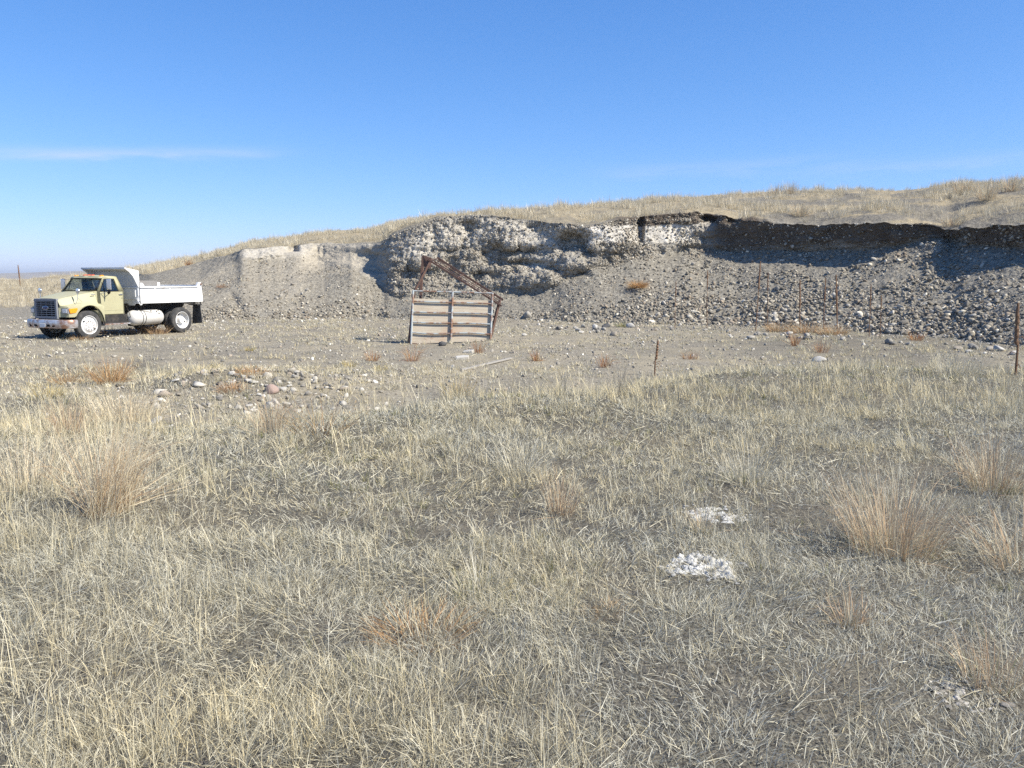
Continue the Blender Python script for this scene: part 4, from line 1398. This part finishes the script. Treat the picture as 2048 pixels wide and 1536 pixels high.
# ------------------------------------------------------------------ rusty screen frame with pipe gate
M_rust = surf('rusty_steel', (0.13, 0.075, 0.055), 0.85, dirt=(0.045, 0.035, 0.032), dirt_amt=0.8, scale=5, bumps=0.4, fine=0.2)
M_pipe = surf('pale_blue_pipe_paint', (0.36, 0.39, 0.385), 0.6, dirt=(0.22, 0.115, 0.065), dirt_amt=0.95, scale=3.4, lo=0.46, hi=0.58, fine=0.1)
m, nt, b = new_mat('weathered_plywood')
w1 = tnoise(nt, 1.6, 5, 0.65)
w2 = tnoise(nt, 3.0, 5, 0.6, mapping=(0.6, 1, 9))
w3 = tnoise(nt, 5.0, 4, 0.7)
col = ramp(nt, w2, [(0.3, (0.38, 0.315, 0.23)), (0.55, (0.50, 0.43, 0.325)), (0.75, (0.55, 0.49, 0.38))])
col = mixc(nt, ramp(nt, w1, [(0.50, (0, 0, 0)), (0.70, (0.55,) * 3)]), col, (0.46, 0.29, 0.18))
col = mixc(nt, ramp(nt, w3, [(0.60, (0, 0, 0)), (0.70, (0.6,) * 3)]), col, (0.24, 0.13, 0.08))
nt.links.new(col, b.inputs['Base Color'])
b.inputs['Roughness'].default_value = 0.85
M_ply = m
GD = 27.0
gp = lambda px, py, dd=0.0: Vector(at(px, py, GD + dd + 0.27 * (690 - py) / 61.0))      # the whole frame leans back a little
gb = gp(822, 690)
gb.z = float(ground_z(gb.x, gb.y))
frame = empty('gravel_screen', gb)
tag(frame, 'rusty steel screen frame with a pale pipe gate and plywood sheet', 'frame')


def loc(p):
    return tuple(Vector(p) - gb)


def fpart(name, pts, r, mat, n=8):
    return MB().tube([loc(p) for p in pts], r, n).build(name, mat, frame, smooth=50)


L0, L1 = (826.5, 581.0), (822.0, 689.0)
R0, R1 = (985.0, 586.0), (981.0, 678.0)
lerp = lambda a, b_, t: (a[0] + (b_[0] - a[0]) * t, a[1] + (b_[1] - a[1]) * t)
for a, b_ in ((L0, L1), (R0, R1), ((905.5, 584.5), (902.0, 678.0))):
    fpart('gate_upright', [gp(*a), gp(*b_)], 0.036, M_pipe)
for ya, yb, sg in ((581.8, 586.5, 0.0), (602.3, 607.8, 0.4), (623.5, 628.2, 0.6), (644.2, 648.7, 0.8), (664.6, 669.1, 2.0)):
    xa, xb = 826.5 - (ya - 581) * 0.042, 985.0 - (yb - 586) * 0.043
    pts = [gp(xa + (xb - xa) * t, ya + (yb - ya) * t + sg * math.sin(t * math.pi * 2), 0.0) for t in np.linspace(0, 1, 9)]
    fpart('gate_rail', pts, 0.026, M_pipe)
pl = [gp(826, 597, 0.055), gp(984, 601.5, 0.055), gp(979.5, 681, 0.055), gp(822, 688.5, 0.055)]
q = MB()
v = [loc(p) for p in pl] + [loc(p + Vector((0, 0.02, 0))) for p in pl]
q.add(v, [(0, 1, 2, 3), (7, 6, 5, 4), (0, 4, 5, 1), (1, 5, 6, 2), (2, 6, 7, 3), (3, 7, 4, 0)])
q.build('plywood_sheet', M_ply, frame)
q = MB()
q.beam(loc(gp(823, 688, 0.05)), loc(gp(860, 689.5, 0.05)), 0.10, 0.06).build('sill', M_rust, frame)


def fbeam(name, p, q_, w_, h_):
    return MB().beam(loc(p), loc(q_), w_, h_).build(name, M_rust, frame)


fbeam('side_beam', gp(856, 519, 0.15), gp(1003, 612, 0.15), 0.05, 0.06)
fbeam('side_beam', gp(874, 515, 1.5), gp(1006, 600, 1.5), 0.06, 0.075)
for k, (a, b_) in enumerate((((864, 519), (1002, 607)), ((869, 517), (1000, 602)))):
    fpart('screen_rod', [gp(*a, 0.5 + 0.45 * k), gp(*b_, 0.5 + 0.45 * k)], 0.016, M_rust, 6)
for t in (0.02, 0.2, 0.4, 0.6, 0.8, 0.97):
    a = gp(856 + 147 * t, 519 + 93 * t, 0.15)
    c = gp(874 + 132 * t, 515 + 85 * t, 1.5)
    fpart('cross_bar', [a, c], 0.015, M_rust, 6)
q = MB()
a, b_, c, d_ = gp(846, 510, 0.2), gp(862, 516, 0.15), gp(858, 537, 0.2), gp(847, 533, 0.3)
v = [loc(p) for p in (a, b_, c, d_)] + [loc(p + Vector((0, 0.5, 0))) for p in (a, b_, c, d_)]
q.add(v, [(0, 1, 2, 3), (7, 6, 5, 4), (0, 4, 5, 1), (1, 5, 6, 2), (2, 6, 7, 3), (3, 7, 4, 0)])
q.build('top_plate', M_rust, frame)
fbeam('leg', gp(859, 525, 0.12), gp(828, 585, 0.12), 0.07, 0.07)
fbeam('leg', gp(828, 585, 0.12), gp(817.5, 690, 0.14), 0.07, 0.07)
fbeam('leg', gp(846, 512, 1.2), gp(836, 682, 1.2), 0.08, 0.08)
fbeam('leg', gp(997, 609, 0.2), gp(979, 681, 0.2), 0.07, 0.07)
fbeam('leg', gp(1000, 600, 1.4), gp(982, 672, 1.4), 0.07, 0.07)
fbeam('brace', gp(848, 690, 0.16), gp(985, 684, 1.3), 0.06, 0.06)

# ------------------------------------------------------------------ grass clumps, weeds and stalks
def clump(name, label, cat, px, py, h, rad, n, colours, lean=(0.25, 0.16), curve=(0.0, 0.45), width=0.004, seed=0, group=None, green=0.0, seg=4, base_dark=1.0, D=None, sq=1.0, heads=0, lean_dir=None):
    """one clump: stems, with a few green base leaves or seed heads as parts"""
    r_ = np.random.default_rng(seed + 900)
    p0 = ground_hit(px, py) if D is None else np.array(D, float)
    root = empty(name, p0)
    tag(root, label, cat, group)
    a = r_.uniform(0, 6.283, n)
    rr = rad * 0.45 * np.sqrt(r_.random(n))
    base = np.stack([rr * np.cos(a), rr * np.sin(a) * sq, np.zeros(n)], -1)
    if D is None:
        base[:, 2] = ground_z(p0[0] + base[:, 0], p0[1] + base[:, 1]) - p0[2] - 0.01
    ln = np.abs(r_.normal(0, lean[1], n)) + lean[0] * rr / (rad * 0.45)
    azm = a + r_.normal(0, 0.5, n)
    if lean_dir is not None:
        mixd = r_.random(n) < 0.6
        azm = np.where(mixd, lean_dir + r_.normal(0, 0.5, n), azm)
    hh = h * np.clip(r_.normal(0.85, 0.2, n), 0.25, 1.15)
    cv = r_.uniform(curve[0], curve[1], n)
    bent = r_.random(n)
    cv = np.where(bent < 0.14, r_.uniform(0.8, 2.2, n), cv)
    ln = np.where(bent > 0.93, r_.uniform(0.9, 1.4, n), ln)
    c = pal(r_, n, colours)
    v, f, col = blades(r_, n, base, hh, np.clip(ln, 0, 1.4), azm, width * r_.uniform(0.6, 1.3, n), cv, c * base_dark, c, seg)
    v_st = v
    tag(obj('stems', mesh_np('stems', v, f, M_blade_own, colors=col), root), kind='stuff')
    if green:
        k = int(n * green)
        a = r_.uniform(0, 6.283, k)
        rr = rad * 0.5 * np.sqrt(r_.random(k))
        bs = np.stack([rr * np.cos(a), rr * np.sin(a), np.zeros(k)], -1)
        c = pal(r_, k, GREEN)
        v, f, col = blades(r_, k, bs, np.full(k, min(h * 0.35, 0.13)) * r_.uniform(0.5, 1.2, k), np.abs(r_.normal(0.5, 0.3, k)), a, np.full(k, width * 1.1), r_.uniform(0.2, 0.9, k), c, c, 3)
        tag(obj('green_leaves', mesh_np('green_leaves', v, f, M_blade_own, colors=col), root), kind='stuff')
    if heads:
        # small seed husks along the stems
        k = heads
        rows_ = 2 * seg + 1
        sv = v_st.reshape(n, rows_, 3)
        bs = sv[r_.integers(0, n, k), np.minimum(r_.integers(2, rows_, k), rows_ - 1)]
        c = pal(r_, k, colours)
        v, f, col = blades(r_, k, bs, width * r_.uniform(2.0, 4.5, k), r_.uniform(0, 2.5, k), r_.uniform(0, 6.283, k), np.full(k, width * 1.6), r_.uniform(0, 1, k), c, c * 1.1, 2)
        tag(obj('seed_husks', mesh_np('seed_husks', v, f, M_blade_own, colors=col), root), kind='stuff')
    return root


PALE = [(0.78, 0.68, 0.48), (0.72, 0.60, 0.40), (0.66, 0.51, 0.33), (0.80, 0.72, 0.54)]
MIXT = [STRAW[0], STRAW[1], RUSSET[1], RUSSET[3], STRAW[3]]
ORANGE = [(0.48, 0.27, 0.12), (0.55, 0.34, 0.16), (0.42, 0.24, 0.11), (0.56, 0.41, 0.22)]
REDW = [(0.30, 0.125, 0.07), (0.37, 0.17, 0.09), (0.26, 0.12, 0.075)]
YELW = [(0.55, 0.44, 0.16), (0.50, 0.36, 0.13), (0.58, 0.48, 0.24)]
CL = 'grass clump'
clump('bunch_grass', 'large fanned straw bunch grass clump at the left edge of the foreground', CL, 215, 1024, 0.70, 0.34, 700, PALE + RUSSET[:1], (0.34, 0.15), (0.0, 0.3), seed=1, lean_dir=0.35)
clump('bunch_grass', 'broad reddish tan bunch grass clump right of the white crust patches', CL, 1785, 1105, 0.56, 0.52, 620, MIXT + MIXT + RUSSET, (0.36, 0.15), seed=2, green=0.10)
clump('bunch_grass', 'russet bunch grass with green base leaves at the right edge above the biggest clump', CL, 1985, 982, 0.56, 0.46, 360, RUSSET + MIXT + MIXT, (0.30, 0.14), seed=3, green=0.35)
clump('bunch_grass', 'small narrow reddish grass clump alone near the middle of the foreground', CL, 1122, 1030, 0.36, 0.20, 190, RUSSET + MIXT, (0.25, 0.12), seed=4)
clump('bunch_grass', 'pale wispy grass clump just behind the small reddish clump', CL, 1045, 950, 0.40, 0.40, 240, STRAW, (0.40, 0.2), seed=5)
clump('bunch_grass', 'wide golden grass clump below the orange weed on the left', CL, 250, 842, 0.55, 0.95, 650, PALE, (0.42, 0.16), width=0.006, seed=6)
clump('bunch_grass', 'small brown grass clump left of the wide golden clump', CL, 140, 870, 0.46, 0.28, 230, RUSSET, (0.30, 0.14), width=0.005, seed=7)
clump('bunch_grass', 'narrow brown grass clump in front of the rubble heap', CL, 543, 868, 0.52, 0.30, 230, MIXT + RUSSET, (0.20, 0.12), width=0.005, seed=8)
clump('dry_weed', 'branching dry weed right of the narrow brown clump', 'weed', 640, 868, 0.48, 0.55, 70, [(0.40, 0.29, 0.15), (0.30, 0.2, 0.12)], (0.75, 0.2), (0.0, 0.25), 0.007, 9, heads=90)
clump('bunch_grass', 'tall thin greyish grass clump standing on the crest beside the leaning stalk', CL, 1240, 788, 0.62, 0.32, 150, [(0.42, 0.38, 0.31), (0.47, 0.40, 0.29)], (0.22, 0.14), width=0.005, seed=10)
clump('bunch_grass', 'pale loose grass clump above the upper white crust patch', CL, 1490, 962, 0.45, 0.38, 230, STRAW, (0.34, 0.2), seed=11, green=0.2)
clump('bunch_grass', 'sprawling tan grass clump cut by the right frame edge below the green based one', CL, 2035, 1130, 0.42, 0.40, 220, STRAW + MIXT + RUSSET, (0.5, 0.25), seed=12)
clump('bunch_grass', 'short tuft growing in front of the upper white crust patch', CL, 1405, 1066, 0.22, 0.13, 80, MIXT, (0.3, 0.2), seed=13, green=0.3)
clump('bunch_grass', 'low brown tuft below the broad reddish clump', CL, 1700, 1250, 0.20, 0.15, 110, RUSSET + MIXT, (0.4, 0.2), seed=14, green=0.1)
clump('bunch_grass', 'tall pale grass stand at the left frame edge', CL, 50, 975, 0.55, 0.65, 420, PALE, (0.30, 0.2), seed=15)
clump('bunch_grass', 'upright russet grass beside the lowest grey crust patch', CL, 1990, 1370, 0.30, 0.26, 150, RUSSET + MIXT, (0.22, 0.15), width=0.0034, seed=16, green=0.1)
clump('bunch_grass', 'pale wispy grass on the right hand crest', CL, 1905, 752, 0.55, 0.80, 300, STRAW, (0.35, 0.2), width=0.006, seed=17)
clump('bunch_grass', 'straw tuft with green blades low in the middle of the foreground', CL, 960, 1190, 0.28, 0.28, 120, STRAW, (0.4, 0.25), width=0.0034, seed=18, green=0.7)
clump('dry_weed', 'small orange brown weed patch in the middle foreground', 'weed', 840, 1275, 0.20, 0.42, 240, ORANGE, (0.8, 0.25), (0.0, 0.5), 0.0026, 19, heads=60)
clump('dry_weed', 'low rusty weed left of the lower white crust patch', 'weed', 1215, 1228, 0.09, 0.22, 160, [(0.36, 0.26, 0.16), (0.42, 0.31, 0.19)], (0.9, 0.25), (0.0, 0.5), 0.003, 20, heads=40)
clump('dry_weed', 'dead cream weed spray lying in the lower left foreground', 'weed', 398, 1280, 0.20, 0.22, 40, [(0.62, 0.55, 0.38)], (1.0, 0.2), (0.0, 0.2), 0.004, 21, heads=60)
clump('dry_weed', 'bushy orange weed on the flat above the golden clump', 'weed', 222, 765, 0.62, 0.62, 420, ORANGE, (0.5, 0.2), (0.0, 0.4), 0.006, 22, heads=160)
clump('dry_weed', 'sparse orange weed left of the bushy orange weed', 'weed', 135, 768, 0.42, 0.55, 160, ORANGE, (0.6, 0.2), (0.0, 0.3), 0.006, 23, heads=90)
clump('dry_weed', 'yellowish weed at far left below the sparse orange weed', 'weed', 95, 795, 0.36, 0.50, 170, YELW, (0.6, 0.2), (0.0, 0.3), 0.006, 24, heads=90)
clump('dry_weed', 'low orange weed on top of the rubble heap', 'weed', 505, 752, 0.25, 0.62, 220, ORANGE, (0.75, 0.2), (0.0, 0.4), 0.007, 25, heads=90)
clump('dry_weed', 'brownish weed among the stones of the rubble heap', 'weed', 462, 782, 0.24, 0.45, 200, [RUSSET[0], RUSSET[1], ORANGE[0]], (0.75, 0.2), (0.0, 0.4), 0.007, 26, heads=70)
clump('dry_weed', 'golden weed at the edge of the crest below the pipe gate', 'weed', 915, 792, 0.50, 0.55, 260, YELW + MIXT, (0.40, 0.2), (0.0, 0.4), 0.006, 27, heads=80)
for k, (px, py, h, w_, lb) in enumerate(((745, 722, 0.34, 0.28, 'short red brown weed left of the screen frame'), (825, 722, 0.55, 0.35, 'red brown weed at the left foot of the pipe gate'), (957, 706, 0.48, 0.25, 'upright red weed at the right foot of the pipe gate'),
                                    (1072, 722, 0.36, 0.22, 'lone red weed on the floor right of the pale plank'), (1380, 718, 0.28, 0.4, 'reddish weed behind the leaning stalk'), (1590, 692, 0.6, 0.22, 'slim russet weed in front of the tan brush'), (1640, 705, 0.45, 0.45, 'russet weed beside the white stone on the right'), (1210, 735, 0.4, 0.3, 'thin red weed left of the tall greyish clump'))):
    clump('red_weed', lb, 'weed', px, py, h, w_, 80, REDW + ORANGE, (0.35, 0.2), (0.0, 0.3), 0.010, 40 + k, heads=50)
for k, (px, py) in enumerate(((500, 702), (425, 738), (698, 734), (760, 742))):
    clump('yellow_weed', ['small yellow weed on the flat below the truck tank', 'small yellow green weed at the left end of the rubble heap', 'small yellow weed left of the short red brown weed', 'low yellow weed in front of the short red brown weed'][k], 'weed', px, py, 0.2, 0.25, 70, YELW + GREEN[2:], (0.5, 0.2), (0, .4), 0.010, 60 + k, heads=40)
# weeds under and around the truck
for k, (px, py, h, w_, lb) in enumerate(((215, 668, 0.35, 0.7, 'brown weeds beside the front wheel of the truck'), (270, 668, 0.48, 0.9, 'brown weeds growing under the white tank'), (315, 668, 0.42, 0.8, 'brown weeds in front of the rear wheel'), (125, 674, 0.30, 0.9, 'brown weeds under the front bumper'), (160, 680, 0.2, 0.7, 'low straw weeds below the front wheel'))):
    clump('truck_weed', lb, 'weed', px, py, h, w_, 200, [(0.34, 0.22, 0.12), (0.42, 0.30, 0.17), (0.28, 0.19, 0.12)], (0.55, 0.25), (0.0, 0.5), 0.014, 70 + k, heads=80)


def bank_hit(px, py):
    """bank surface point nearest to a photograph pixel"""
    dq_ = HP - EYE
    dep = dq_ @ FWD
    u = 1024 + F_PX * dq_[..., 0] / dep
    v = 768 - F_PX * (dq_ @ UPV) / dep
    e = (u - px) ** 2 + (v - py) ** 2 + 0.05 * dep ** 2 * 0
    k = np.unravel_index(np.argmin(e), e.shape)
    return HP[k]


clump('tumbleweed', 'round orange tumbleweed lodged on the gravel slope', 'tumbleweed', 0, 0, 0.62, 0.62, 520, ORANGE, (0.55, 0.45), (0.2, 1.3), 0.013, 80, D=bank_hit(1275, 576), heads=160)
for k, (px, py, w_, lb) in enumerate(((1560, 663, 1.1, 'left part of the tan brush at the foot of the scree'), (1612, 666, 1.3, 'middle of the tan brush at the foot of the scree'), (1665, 670, 1.1, 'right part of the tan brush at the foot of the scree'))):
    clump('dry_brush', lb, 'brush', px, py, 0.55, w_, 420, MIXT + ORANGE, (0.6, 0.25), (0.0, 0.6), 0.013, 90 + k, sq=0.6, heads=120)
clump('red_weed', 'rusty low weed on the slope right of the truck', 'weed', 0, 0, 0.3, 0.7, 160, [(0.33, 0.2, 0.13), (0.4, 0.27, 0.17)], (0.8, 0.3), (0.0, 0.6), 0.014, 95, D=bank_hit(448, 574), heads=60)
clump('red_weed', 'small rusty weed on the hill edge above the truck bed', 'weed', 0, 0, 0.5, 0.4, 90, REDW + ORANGE, (0.4, 0.2), (0.0, 0.4), 0.02, 96, D=bank_hit(377, 531), heads=40)
clump('red_weed', 'small rusty weed at the foot of the stony scree on the right', 'weed', 1832, 681, 0.4, 0.4, 110, REDW + ORANGE, (0.5, 0.2), (0.0, 0.4), 0.014, 97, heads=40)
clump('green_weed', 'dark green weed at the foot of the scree below the tumbleweed', 'weed', 1247, 654, 0.35, 0.6, 120, GREEN + [YELW[0]], (0.6, 0.25), (0.0, 0.5), 0.016, 98)
for k, (px, py, h) in enumerate(((1553, 392, 0.95), (1580, 388, 1.05), (2020, 384, 1.0), (1925, 388, 0.9), (1600, 433, 0.8), (1975, 400, 1.0), (1905, 452, 0.55))):
    clump('hilltop_grass_clump', ['tall pale grass clump on the skyline, left of a pair', 'tall pale grass clump on the skyline, right of a pair', 'tall pale grass clump on the hilltop at the right frame edge', 'tan grass clump on the hilltop right of the low mound', 'straw grass clump at the lip above the shaded face', 'pinkish grass clump on the hilltop near the right frame edge', 'rounded tan grass clump on the notch of the shaded lip'][k],
          CL, 0, 0, h, 0.9, 260, MIXT, (0.25, 0.12), (0.0, 0.3), 0.02, 110 + k, D=bank_hit(px, py))

M_stalk = surf('dry_stalk', (0.20, 0.115, 0.065), 0.9, dirt=(0.10, 0.065, 0.045), dirt_amt=0.7, scale=14, fine=0.2)


def stalk(label, px0, py0, px1, py1, r=0.02, spike=0.45, p0=None, seed=0):
    """dead weed stalk: stem and a thicker seed spike"""
    r_ = random.Random(seed)
    base = ground_hit(px0, py0) if p0 is None else np.array(p0)
    tip = at(px1, py1, base[1])
    root = empty('dead_stalk', base)
    tag(root, label, 'weed stalk', 'dead stalks on the pit floor')
    r = r * 0.65
    a, t = Vector((0, 0, -0.05)), Vector(tip - base)
    mid = a.lerp(t, 0.5) + Vector((r_.uniform(-0.03, 0.03), 0, 0))
    k = a.lerp(t, 1 - spike)
    MB().tube([a, a.lerp(mid, 0.5), mid, k], [r * 1.1, r, r * 0.85, r * 0.75], 7).build('stem', M_stalk, root)
    n = 14
    pts = [k.lerp(t, i / (n - 1)) + Vector((r_.uniform(-1, 1), r_.uniform(-1, 1), 0)) * r * 0.3 for i in range(n)]
    MB().tube(pts, [r * (0.7 + (1.0 if i % 2 else 0.45) * (1 - (i / (n - 1)) ** 3)) * r_.uniform(0.8, 1.2) + 0.004 for i in range(n)], 7).build('seed_spike', M_stalk, root)
    q_ = MB()
    for i in range(5):
        s0 = a.lerp(t, r_.uniform(0.1, 0.55))
        an = r_.uniform(0, 6.28)
        q_.tube([s0, s0 + Vector((math.cos(an) * 0.08, math.sin(an) * 0.08, 0.03)), s0 + Vector((math.cos(an) * 0.13, math.sin(an) * 0.13, -0.04))], [r * 0.3, r * 0.45, 0.003], 5)
    q_.build('dried_leaves', M_stalk, root)
    return root


stalk('short leaning brown stalk on the crest in the middle right', 1309, 752, 1316, 681, 0.026, 0.5, seed=1)
stalk('brown stalk standing at the right frame edge', 2031, 752, 2036, 606, 0.030, 0.55, seed=2)
stalk('thin stalk in front of the scree below the tumbleweed and to its right', 1350, 657, 1352, 562, 0.022, 0.3, seed=3)
stalk('thin stalk just left of the tallest stalk pair', 1414, 658, 1415, 540, 0.022, 0.3, seed=4)
stalk('tall slightly leaning stalk left of the tan brush', 1511, 662, 1521, 522, 0.030, 0.4, seed=5)
stalk('slim stalk between the tall leaning stalk and the tan brush', 1534, 662, 1536, 545, 0.020, 0.3, seed=6)
stalk('thick stalk rising from the left of the tan brush', 1600, 665, 1600, 559, 0.034, 0.5, seed=7)
stalk('thin stalk rising from the middle of the tan brush', 1647, 667, 1651, 556, 0.024, 0.4, seed=8)
stalk('thick dark stalk rising from the right of the tan brush', 1675, 669, 1672, 549, 0.036, 0.6, seed=9)
stalk('thin stalk right of the tan brush against the scree', 1738, 675, 1742, 568, 0.022, 0.4, seed=10)
stalk('shortest thin stalk against the stony scree', 1760, 676, 1763, 590, 0.020, 0.3, seed=11)
p36 = bank_hit(37, 572)
stalk('lone dark stalk in the field at far left', 37, 572, 36, 530, 0.07, 0.6, p0=p36, seed=12)

# ------------------------------------------------------------------ rocks, crust patches and debris on the floor
NR_ROCK = 0
rocks_m = [stone_mesh('rock', 760 + i, M_stone, 2, 0.7) for i in range(8)]


def rock(px, py, size, label, group=None, seed=0, flat=1.0, name='rock', mat=None):
    r_ = random.Random(seed)
    p = ground_hit(px, py)
    o = obj(name, rocks_m[seed % 8])
    s_ = size / 2
    o.scale = (s_ * r_.uniform(0.9, 1.2), s_ * r_.uniform(0.8, 1.05), s_ * r_.uniform(0.7, 0.95) * flat)
    o.rotation_euler = (r_.gauss(0, 0.2), r_.gauss(0, 0.2), r_.uniform(0, 6.28))
    o.location = p + np.array([0, 0, s_ * 0.3 * flat])
    if mat:
        o.material_slots[0].link = 'OBJECT'
        o.material_slots[0].material = mat
    if label is None:
        o.parent = ground
        return o
    return tag(o, label, 'rock', group)


M_pale = surf('pale_limestone', (0.43, 0.41, 0.365), 0.9, dirt=(0.40, 0.36, 0.30), dirt_amt=0.6, scale=4, bumps=0.5)
M_darkrock = surf('dark_basalt', (0.07, 0.07, 0.07), 0.8, dirt=(0.14, 0.13, 0.12), dirt_amt=0.6, scale=4, bumps=0.5)
M_pink = surf('pinkish_rock', (0.33, 0.24, 0.20), 0.9, dirt=(0.24, 0.2, 0.17), dirt_amt=0.6, scale=4, bumps=0.5)
rock(885, 692, 0.28, 'dark rounded rock against the foot of the pipe gate', seed=1, mat=M_darkrock)
rock(310, 847, 0.24, 'flat pale rock beside the wide golden clump', seed=2, flat=0.6, mat=M_pale)
rock(338, 856, 0.13, 'small pale rock right of the flat pale rock', seed=3, flat=0.6, mat=M_pale)
rock(542, 785, 0.34, 'reddish block standing in the rubble heap', seed=4, mat=M_pink)
rock(1640, 722, 0.40, 'white stone with dark side on the floor at right', seed=5, flat=0.7, mat=M_pale)
rock(1996, 702, 0.40, 'large pale rock at the foot of the right scree', seed=6, mat=M_pale)
rock(1262, 655, 0.42, 'upright pale rock at the foot of the scree below the tumbleweed', seed=7, mat=M_pale)
rock(1212, 655, 0.40, 'dark rock at the foot of the scree left of the green weed', seed=8, mat=M_darkrock)
rock(1048, 672, 0.22, 'pale rock on the floor right of the screen frame', seed=9, mat=M_pale)
rock(1190, 656, 0.34, 'pale boulder at the foot of the face left of the dark rock', seed=10, flat=0.8, mat=M_pale)
rr = random.Random(8)
for k in range(84):
    t = rr.random()
    px, py = 390 + 270 * t + rr.gauss(0, 26), 738 + 55 * t + rr.gauss(0, 17)
    if k > 60:
        px, py = rr.uniform(330, 560), rr.uniform(790, 832)
    rock(px, py, rr.uniform(0.06, 0.17), None, None, 20 + k, name='stone', mat=M_pale if rr.random() < 0.15 else None)
for k in range(46):
    px = rr.uniform(1000, 2030)
    py = np.interp(px, [1000, 1500, 1800, 2040], [650, 664, 684, 704]) + abs(rr.gauss(0, 7))
    rock(px, py, rr.uniform(0.14, 0.34), None, None, 90 + k, name='stone', mat=M_pale if rr.random() < 0.15 else None)

M_crust = surf('white_crust', (0.52, 0.51, 0.475), 0.95, dirt=(0.20, 0.18, 0.15), dirt_amt=0.75, scale=9, lo=0.50, hi=0.70, bumps=0.8, bscale=60, fine=0.12)
M_crust2 = surf('grey_crust', (0.50, 0.47, 0.42), 0.95, dirt=(0.15, 0.13, 0.10), dirt_amt=0.9, scale=16, lo=0.42, hi=0.60, bumps=0.8, bscale=60, fine=0.12)


def crust(label, px, py, w_, d_, h, seed, mat, crumbs=26):
    """crumbly pale patch: a torn lumpy slab and loose crumbs"""
    p = ground_hit(px, py)
    n = 90
    u = np.linspace(-1, 1, n)
    U, W = np.meshgrid(u, u)
    pp = np.stack([U * 2.0, W * 2.0, np.full(U.shape, seed * 3.1)], -1)
    rad = np.hypot(U, W) + 0.45 * fbm(pp * 0.9, 4, seed + 300)
    body = sstep(0.92, 0.72, rad)
    rough = 0.30 + 0.8 * fbm(pp * 2.2, 4, seed + 310) + 1.2 * (0.6 - worley(pp * 2.2, seed)) + 0.35 * (0.5 - worley(pp * 6, seed))
    Z = -0.02 + h * body * rough + 0.012 * (body > 0.05)
    X, Y = U * w_ / 2, W * d_ / 2
    X = X + 0.012 * fbm(pp * 6, 2, seed + 320)
    Z = Z + ground_z(p[0] + X, p[1] + Y) - p[2]
    keepv = (body > 0.06)
    ids = -np.ones(U.shape, int)
    fm_ = keepv[:-1, :-1] & keepv[:-1, 1:] & keepv[1:, 1:] & keepv[1:, :-1]
    base = np.arange(U.size).reshape(U.shape)
    fc = np.stack([base[:-1, :-1], base[:-1, 1:], base[1:, 1:], base[1:, :-1]], -1)[fm_]
    used = np.unique(fc)
    remap = -np.ones(U.size, int)
    remap[used] = np.arange(len(used))
    V_ = np.stack([X, Y, Z], -1).reshape(-1, 3)[used]
    o = obj('crust_patch', mesh_np('crust_patch', V_, remap[fc], mat, smooth=True))
    o.location = p
    tag(o, label, 'crust')
    r_ = random.Random(seed)
    for k in range(crumbs):
        a = r_.uniform(0, 6.28)
        e = r_.uniform(0.62, 1.1)
        x_, y_ = math.cos(a) * e * w_ / 2, math.sin(a) * e * d_ / 2
        c = obj('crumb', rocks_m[k % 8], o)
        c.material_slots[0].link = 'OBJECT'
        c.material_slots[0].material = mat
        s_ = r_.uniform(0.005, 0.016)
        c.scale = (s_ * 1.4, s_, s_ * 0.8)
        c.rotation_euler = (0, 0, a)
        c.location = (x_, y_, float(ground_z(p[0] + x_, p[1] + y_) - p[2]) + s_ * 0.4)
    return o


crust('crumbly white crust patch on the turf, the larger and nearer one', 1412, 1140, 0.46, 0.50, 0.030, 1, M_crust, 34)
crust('crumbly white crust patch behind the larger one, half hidden by grass', 1428, 1032, 0.46, 0.42, 0.026, 2, M_crust, 24)
crust('thin grey crust patch under grass near the lower right corner', 1925, 1392, 0.32, 0.30, 0.016, 4, M_crust2, 14)

# bleached timber and slabs below the gate
M_bleach = surf('bleached_timber', (0.30, 0.28, 0.245), 0.9, dirt=(0.33, 0.30, 0.26), dirt_amt=0.7, scale=3, mapping=(1, 6, 6), bumps=0.4)
a, b_ = Vector(ground_hit(925, 742)), Vector(ground_hit(1022, 718))
o = MB().beam((0, 0, 0.03), b_ - a + Vector((0, 0, 0.02)), 0.10, 0.04).build('plank', M_bleach, None, bevel=0.008)
o.location = a
tag(o, 'bleached plank lying slantwise on the floor below the gate', 'plank')
for k, (px, py, w_, lb) in enumerate(((938, 706, 0.34, 'pale broken slab right of the dark rock'), (925, 718, 0.42, 'flat pale slab above the bleached plank'))):
    p = ground_hit(px, py)
    o = MB().prism([(-w_ / 2, -0.09), (w_ * 0.3, -0.12), (w_ / 2, 0.05), (w_ * 0.1, 0.14), (-w_ * 0.4, 0.10)], 2, -0.02, 0.08).build('slab', M_pale, None, bevel=0.015)
    o.location = p
    o.rotation_euler = (R(6), R(-8 + 5 * k), 0.4 * k)
    tag(o, lb, 'slab')

# ------------------------------------------------------------------ air
hz = MB().box(-7000, 7000, -400, 9500, -12, 72).build('haze', M_dark)
tag(hz, kind='stuff')
m = bpy.data.materials.new('haze')
m.use_nodes = True
nt = m.node_tree
nt.nodes.clear()
pv = nt.nodes.new('ShaderNodeVolumePrincipled')
pv.inputs['Color'].default_value = (0.82, 0.89, 0.98, 1)
pv.inputs['Density'].default_value = 0.00016
pv.inputs['Anisotropy'].default_value = 0.2
mo = nt.nodes.new('ShaderNodeOutputMaterial')
nt.links.new(pv.outputs[0], mo.inputs['Volume'])
hz.data.materials.clear()
hz.data.materials.append(m)
